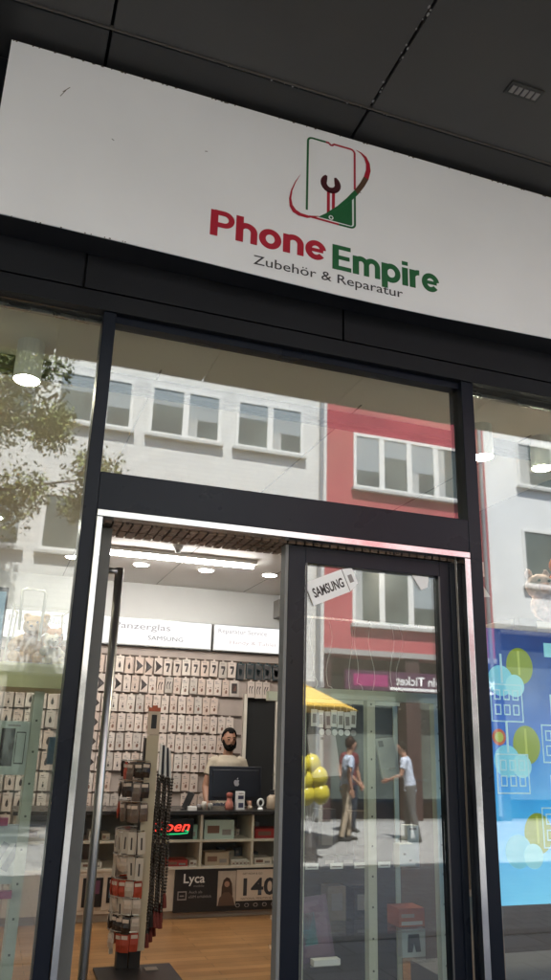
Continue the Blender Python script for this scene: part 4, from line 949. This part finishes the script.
def hollow(x, z, w_, h2, y): 
    sky_.box(x, x + w_, y, y + .0006, z, z + .006).box(x, x + w_, y, y + .0006, z + h2, z + h2 + .006).box(x, x + .006, y, y + .0006, z + .006, z + h2).box(x + w_ - .006, x + w_, y, y + .0006, z + .006, z + h2)
rq = random.Random(11)
for bx_, bz_ in ((2.10, 1.72), (2.11, 1.42), (2.36, 1.55), (2.33, 1.20), (2.62, 1.40), (2.9, 1.6)):
    hollow(bx_, bz_, .17, .16, .0598); 
    for q in range(3): hollow(bx_ + .02 + q * .048, bz_ + .03, .034, .04, .0598); hollow(bx_ + .02 + q * .048, bz_ + .095, .034, .04, .0598)
    sky_.box(bx_ + .06, bx_ + .072, .0598, .0604, bz_ + .17, bz_ + .30)
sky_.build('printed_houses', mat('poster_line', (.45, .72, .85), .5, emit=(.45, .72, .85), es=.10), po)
disc(2.135, 1.655, .035, orng, .0622, 'printed_badge'); disc(2.135, 1.655, .022, lime2, .061, 'printed_badge')
B().box(2.41, 2.56, .0622, .0632, 2.02, 2.085).build('printed_block', cyl_, po)
tg = boxthing('dotted_card', 'white card with grey dots behind the right window beside the mullion', 'card', 2.075, 2.125, .09, .093, 2.38, 2.45, paperM, [(.2, .35, .65, .8, printGrey), (.6, .75, .6, .75, printGrey), (.3, .45, .25, .4, printGrey), (.7, .85, .2, .35, printGrey)])
o = B().prism([(2.10, 2.36), (2.095, 2.28), (2.15, 2.285)], .09, .093).build('paper_corner', paperM, loc=(2.11, .09, 2.3)); tag(o, 'white paper corner just below the dotted card', 'paper')
boxthing('beige_tag', 'beige printed tag above the dotted card in the right window', 'tag', 2.072, 2.118, .09, .093, 2.458, 2.53, mat('tag_beige', (.5, .38, .28), .5), [(.3, .7, .3, .7, printGrey)])
def plush(label, loc, s, m1, m2, rz):
    t = thing('plush_toy', label, 'plush toy', (0, 0, 0), 'plush toys above the blue poster')
    b = B(); b.ball((0, 0, .08), (.10, .07, .08), 14); b.ball((-.06, -.03, .17), (.07, .06, .062), 14)
    for sx in (-1, 1): b.ball((-.06 + .045 * sx, -.01, .235), (.02, .012, .03), 10); b.loft([(.05 * sx, -.03, .05), (.08 * sx, -.08, .03)], [.03, .028], 10)
    b.v = [v * s for v in b.v]; b.build('body', m1, t, smooth=True, remesh=.006, noise=.012)
    b = B(); b.ball((-.06 * s, -.085 * s, .16 * s), (.03 * s, .02 * s, .022 * s), 10)
    b.build('muzzle', m2, t, smooth=True)
    e_ = B()
    for sx in (-1, 1): e_.ball(((-.06 + .025 * sx) * s, -.088 * s, .19 * s), .008 * s, 8)
    e_.build('eye', blackM, t, smooth=True); t.location = loc; t.rotation_euler = (0, 0, rz)
plush('white and pink fluffy plush toy lying above the blue poster', (2.555, .17, 2.205), 1.0, mat('fur_pinkish', (.55, .38, .36), .9, var=.75, vscale=11), mat('muzzle_rose', (.5, .25, .22), .8), R(-15))
plush('orange plush toy at the right edge above the blue poster', (2.73, .22, 2.205), 1.25, mat('fur_orange', (.55, .13, .03), .9, var=.2, vscale=14), mat('muzzle_cream', (.65, .5, .4), .8), R(10))
boxthing('plush_ledge', 'pale ledge carrying the plush toys behind the right window', 'ledge', 2.30, 3.55, .14, .52, 2.165, 2.20, creamM)
boxthing('dark_box', 'dark green box on the ledge edge above the blue poster', 'box', 2.30, 2.40, .085, .13, 2.137, 2.197, mat('box_dkgreen', (.04, .045, .04), .5))
boxthing('brown_carton', 'brown carton standing below the blue poster behind the right window', 'carton', 2.10, 2.30, .35, .5, .62, .97, mat('carton_brown', (.28, .19, .13), .7, var=.1), [(.3, .8, .4, .8, printGrey), (.2, .5, .1, .3, mat('print_blue', (.06, .12, .3), .5))])
boxthing('low_plinth', 'grey display plinth on the floor behind the right window', 'plinth', 2.07, 3.5, .3, .8, 0, .618, mat('plinth_dark', (.14, .13, .125), .6))

# ------------------------------------------------------------------ street: opposite buildings (seen in the glass)
YB = -13.0
def opp(label, x0, x1, H, wallm, wins, roofm, plinthm, shops, G=3.2, depth=9):
    t = thing('street_building', label, 'building', ((x0 + x1) / 2, YB, 0))
    B().box(x0, x1, YB - depth, YB, G + .01 if shops else 0, H).build('wall', wallm, t)
    if shops:
        B().box(x0, x1, YB - depth, YB - .6, 0, G).build('shop_wall', plinthm, t)
        n = max(1, int((x1 - x0) / 2.2))
        for i in range(n + 1):
            xx = x0 + (x1 - x0) * i / n; B().box(max(x0, xx - .18), min(x1, xx + .18), YB - .59, YB + .005, 0, G).build('pillar', plinthm, t)
        for i in range(n):
            a0, a1 = x0 + (x1 - x0) * i / n + .2, x0 + (x1 - x0) * (i + 1) / n - .2
            f_ = B().box(a0, a1, YB - .45, YB - .40, .35, G - .35).build('shop_window', frameM, t)
            ORG[f_.name] = ORG[t.name]
            B().box(a0 + .06, a1 - .06, YB - .399, YB - .39, .42, G - .43).build('pane', G_far, f_)
    rf = B(); rf.prism([(x0, H + .002), (x1, H + .002), (x1, H + 2.2), (x0, H + 2.2)], YB - depth * .9, YB - depth * .4); rf.box(x0, x1, YB - depth, YB + .25, H, H + .18); rf.build('roof', roofm, t)
    B().loft([(x1 - .16, YB + .06, .1), (x1 - .16, YB + .06, H)], .05, 10).build('downpipe', mat('zinc', (.32, .33, .34), .5, .5), t)
    B().box(x0, x1, YB + .001, YB + .05, G + .02, G + .14).build('cornice', mat('cornice_grey', (.35, .34, .33), .7), t)
    for wx0, wx1, z0, z1, nl in wins:
        fw = B(); ws = .075
        fw.box(wx0, wx1, YB - .02, YB + .03, z1 - ws, z1).box(wx0, wx1, YB - .02, YB + .03, z0, z0 + ws).box(wx0, wx0 + ws, YB - .02, YB + .03, z0 + ws, z1 - ws).box(wx1 - ws, wx1, YB - .02, YB + .03, z0 + ws, z1 - ws)
        for q in range(1, nl):
            xm = wx0 + (wx1 - wx0) * q / nl; fw.box(xm - .07, xm + .07, YB - .02, YB + .028, z0 + ws, z1 - ws)
        fr_ = fw.build('window', whiteM, t); ORG[fr_.name] = ORG[t.name]
        pn = B()
        for q in range(nl):
            xa, xb = wx0 + (wx1 - wx0) * q / nl + .06, wx0 + (wx1 - wx0) * (q + 1) / nl - .06; pn.box(xa, xb, YB + .004, YB + .008, z0 + ws, z1 - ws, 0)
        pn.build('pane', G_far, fr_)
        cu_ = B()
        for q in range(nl):
            xa = wx0 + (wx1 - wx0) * q / nl + .075; wq = (wx1 - wx0) / nl - .15; sd2 = (q * 7 + int(wx0 * 5 + z0 * 3)) % 5
            if sd2 in (0, 3): cu_.box(xa, xa + wq * .3, YB + .0085, YB + .0105, z0 + ws, z1 - ws, 0)
            if sd2 in (1, 3, 4): cu_.box(xa, xa + wq, YB + .011, YB + .013, z1 - ws - (z1 - z0) * (.22 + .1 * sd2), z1 - ws, 1)  # bluish upper sheets stand in for sky reflected in the panes
        if cu_.v: cu_.build('curtain', [mat('net_curtain', (.42, .43, .42), .8), mat('sky_tint_blind', (.30, .34, .36), .8)], fr_)
        B().box(wx0 - .06, wx1 + .06, YB - .01, YB + .12, z0 - .07, z0 - .002).build('sill', mat('sill_grey', (.5, .5, .48), .6), fr_)
    return t
clap = brick_mat('white_clinker', (.74, .73, .70), (.68, .67, .65), (.56, .56, .55), 1, .36, .1, .009, .75, .4, rotx=R(90), var=.14)
redR = mat('red_render', (.43, .09, .10), .85, var=.16, vscale=.9, bump=.25, bscale=25)
whR = mat('white_render', (.78, .78, .77), .85, var=.07, vscale=.8, bump=.2, bscale=25)
yelR_ = mat('sand_render', (.5, .42, .3), .8, var=.06)
slate = mat('roof_slate', (.06, .06, .065), .7, var=.2); plG = mat('shop_stone', (.09, .08, .075), .6, var=.15); plB = mat('shop_base_brown', (.05, .022, .02), .6, var=.2); plD = mat('shop_base_dark', (.03, .03, .04), .5, var=.2)
def winrow(xs, zs, nl): return [(a, b_, c_, d_, nl) for a, b_ in xs for c_, d_ in zs]
ZA = [(8.0, 9.2), (5.15, 6.4)]
opp('white clinker building with paired white windows reflected above the doorway', -4.5, 6.82, 12.5, clap, winrow([(-3.6, -1.9), (-1.55, .12), (.46, 2.13), (2.49, 4.16), (4.51, 6.2)], ZA, 2), slate, mat('shop_stone_pale', (.32, .30, .26), .6, var=.15), True, 2.7)
opp('red rendered building with a long four-part window reflected above the door', 6.82, 11.25, 12.2, redR, winrow([(7.52, 10.55)], [(7.42, 8.84), (4.17, 5.65)], 4), slate, plB, True, 3.45)
opp('bright white rendered building reflected in the right window', 11.25, 21, 12.6, whR, winrow([(12.25, 14.6), (15.4, 17.8), (18.4, 20.4)], [(8.1, 9.35), (5.45, 6.95)], 2), slate, plD, True, 4.3)
opp('sand coloured building reflected at the far left of the street', -16, -4.5, 12, yelR_, winrow([(-15, -13), (-12, -10), (-9, -7)], ZA, 2), slate, plG, True)
kt = thing('ticket_sign', 'long purple and white Köln Ticket sign board over the opposite shop', 'sign', (9.3, YB, 2.8))
B().box(7.3, 11.2, YB + .01, YB + .10, 2.72, 3.14).build('board', mat('board_dark', (.09, .03, .07), .4), kt)
B().box(7.5, 8.35, YB + .101, YB + .105, 2.80, 3.06).build('magenta_field', mat('ticket_magenta', (.35, .03, .16), .4), kt)
B().box(8.4, 11.1, YB + .101, YB + .105, 2.74, 2.80).build('white_stripe', paperM, kt)
text('lettering', 'Köln Ticket', 9.9, 2.86, YB + .108, .20, paperM, kt, width=1.35, yaw=PI, bold=.02)
text('lettering', 'Köln', 11.1, 2.86, YB + .108, .20, paperM, kt, width=.6, yaw=PI, bold=.02)
# parasol
pr = thing('parasol', 'yellow market parasol reflected at the left edge of the door glass', 'parasol', (3.9, -9.6, 0))
cnp = B(); n = 8; cxp, cyp = 4.0, -9.6; ap = (cxp, cyp, 2.95); rim = [(cxp + 1.9 * math.cos(2 * PI * k / n + .2), cyp + 1.9 * math.sin(2 * PI * k / n + .2), 2.12) for k in range(n)]
vs = [ap] + rim + [(ap[0], ap[1], ap[2] - .02)] + [(p[0], p[1], p[2] - .02) for p in rim]
fs = [(0, 1 + k, 1 + (k + 1) % n) for k in range(n)] + [(9, 10 + (k + 1) % n, 10 + k) for k in range(n)] + [(1 + k, 10 + k, 10 + (k + 1) % n, 1 + (k + 1) % n) for k in range(n)]
cnp.add(vs, fs); cnp.build('canopy', yellowM, pr)
B().loft([(cxp, cyp, .05), (cxp, cyp, 2.93)], .025, 12).build('pole', whiteM, pr); B().loft([(cxp, cyp, 0), (cxp, cyp, .06)], [.3, .28], 20).build('base', plG, pr)
for k in range(n): B().loft([(cxp, cyp, 2.55), (rim[k][0] * .55 + cxp * .45, rim[k][1] * .55 + cyp * .45, 2.45)], .01, 6).build('rib', whiteM, pr)
ballM = mat('balloon_yellow', (.60, .50, .05), .25, sub=.1)
for i, (dx, dz) in enumerate([(0, 0), (.19, .05), (.10, .22), (-.12, .20), (.02, -.19), (.22, -.17)]):
    t = thing('balloon', ['yellow balloon in the middle of the bunch', 'yellow balloon on the bunch nearest the striped-shirt person', 'topmost yellow balloon of the bunch', 'yellow balloon tucked behind the door edge', 'lowest yellow balloon of the bunch', 'yellow balloon low on the outer side of the bunch'][i], 'balloon', (4.40 + dx, -7.9, 1.06 + dz), 'yellow balloons by the parasol')
    o = B().ball((4.40 + dx, -7.9 + .06 * (i % 2), 1.06 + dz), (.13, .13, .15), 16).build('skin', ballM, t, smooth=True)
    B().loft([(4.40 + dx, -7.9, 1.06 + dz - .14), (4.48, -7.9, .35)], .004, 5).build('string', paperM, t)
B_w = thing('balloon_weight', 'small stone block on the paving tying down the balloon strings', 'weight', (4.48, -7.9, 0))
B().loft([(4.48, -7.9, 0), (4.48, -7.9, .2), (4.48, -7.9, .35)], [.12, .10, .04], 12).build('block', plG, B_w)
stripe = mat('shirt_blue_white', (.42, .48, .60), .85, var=.45, vscale=16, bump=.9, bscale=10); beige = mat('chino_beige', (.42, .34, .25), .85, var=.08); shirtW = mat('shirt_pale_blue', (.52, .57, .68), .85, var=.25, vscale=10, bump=.9, bscale=9); grey_t = mat('trouser_grey', (.10, .10, .10), .85)
hairB = mat('hair_brown', (.03, .016, .01), .75, spec=.1, bump=.3, bscale=150)
person('person in a blue-white shirt and beige trousers standing on the sunny street', (6.0, -10.0, 0), R(100), stripe, beige, shoeB, hairB, lean=.12, armL=((.22, -.06, 1.15), (.16, -.26, 1.02)), step=.09, look=.3, H=1.64)
person('person in a pale blue shirt and grey trousers with one arm reaching forward', (7.15, -9.8, 0), R(-60), shirtW, grey_t, shoeB, hairM, lean=.2, armL=((.22, -.12, 1.17), (.17, -.36, 1.13)), armR=((.235, .05, 1.13), (.25, -.05, .89)), step=-.1, look=.25, H=1.64)
person('person in a dark red top behind the two pale shirts on the street', (6.62, -11.2, 0), R(160), mat('shirt_maroon', (.15, .03, .03), .8, var=.1), denim, shoeB, hairB, H=1.68)

# ------------------------------------------------------------------ street tree
def tree(label, x, y, h, R0, seed):
    rnd = random.Random(seed)
    t = thing('street_tree', label, 'tree', (x, y, 0))
    tr = B(); tr.loft([(x, y, 0), (x + .03, y, 1.4), (x - .04, y + .03, 2.8), (x + .02, y, h * .65), (x, y, h * .88)], [.17, .13, .11, .07, .02], 12)
    ends = []
    for k in range(13):
        a = k * 2.4; z0 = h * (.5 + .03 * k); L = R0 * (1 - .04 * k) * .85
        p1 = (x + math.cos(a) * L * .5, y + math.sin(a) * L * .5, z0 + .45); p2 = (x + math.cos(a) * L, y + math.sin(a) * L, z0 + .8)
        tr.loft([(x, y, z0), p1, p2], [.05, .03, .012], 8); ends += [p1, p2]
    tr.build('trunk', mat('bark', (.09, .07, .055), .9, var=.3, vscale=10, bump=.5, bscale=40), t)
    cr_ = B(); vs = []; fs = []; ms = []
    cl_ = [(e[0] + rnd.gauss(0, .2), e[1] + rnd.gauss(0, .2), e[2] + rnd.gauss(0, .25)) for e in ends for q in range(8)]
    for c0 in cl_:
        rr_ = rnd.uniform(.25, .6); mi = rnd.choice([0, 0, 1, 2])
        for q in range(230):
            d = Vector((rnd.gauss(0, 1), rnd.gauss(0, 1), rnd.gauss(0, .8))).normalized() * rr_ * rnd.random() ** .4
            p = Vector(c0) + d; s_ = rnd.uniform(.04, .075)
            m3 = Euler((rnd.uniform(-1, 1), rnd.uniform(-1, 1), rnd.uniform(0, 6.3))).to_matrix()
            o = len(vs); vs += [p + m3 @ Vector(v_) * s_ for v_ in ((-.55, 0, 0), (0, -.4, .08), (.9, 0, -.05), (0, .4, .08))]; fs.append((o, o + 1, o + 2, o + 3)); ms.append(mi)
    cr_.v = vs; cr_.f = fs; cr_.m = ms
    lf_ = []
    for i, c_ in enumerate(((.22, .25, .07), (.28, .30, .10), (.17, .20, .055))):
        lf_.append(mat(f'leaf_{i}', c_, .6, var=.2, vscale=3))
    cr_.build('crown', lf_, t)
tree('leafy street tree reflected in the left shop window', -1.5, -9.3, 9.6, 3.0, 3)
tree('second street tree farther left along the pavement', -6.5, -6.2, 7.8, 1.6, 5)
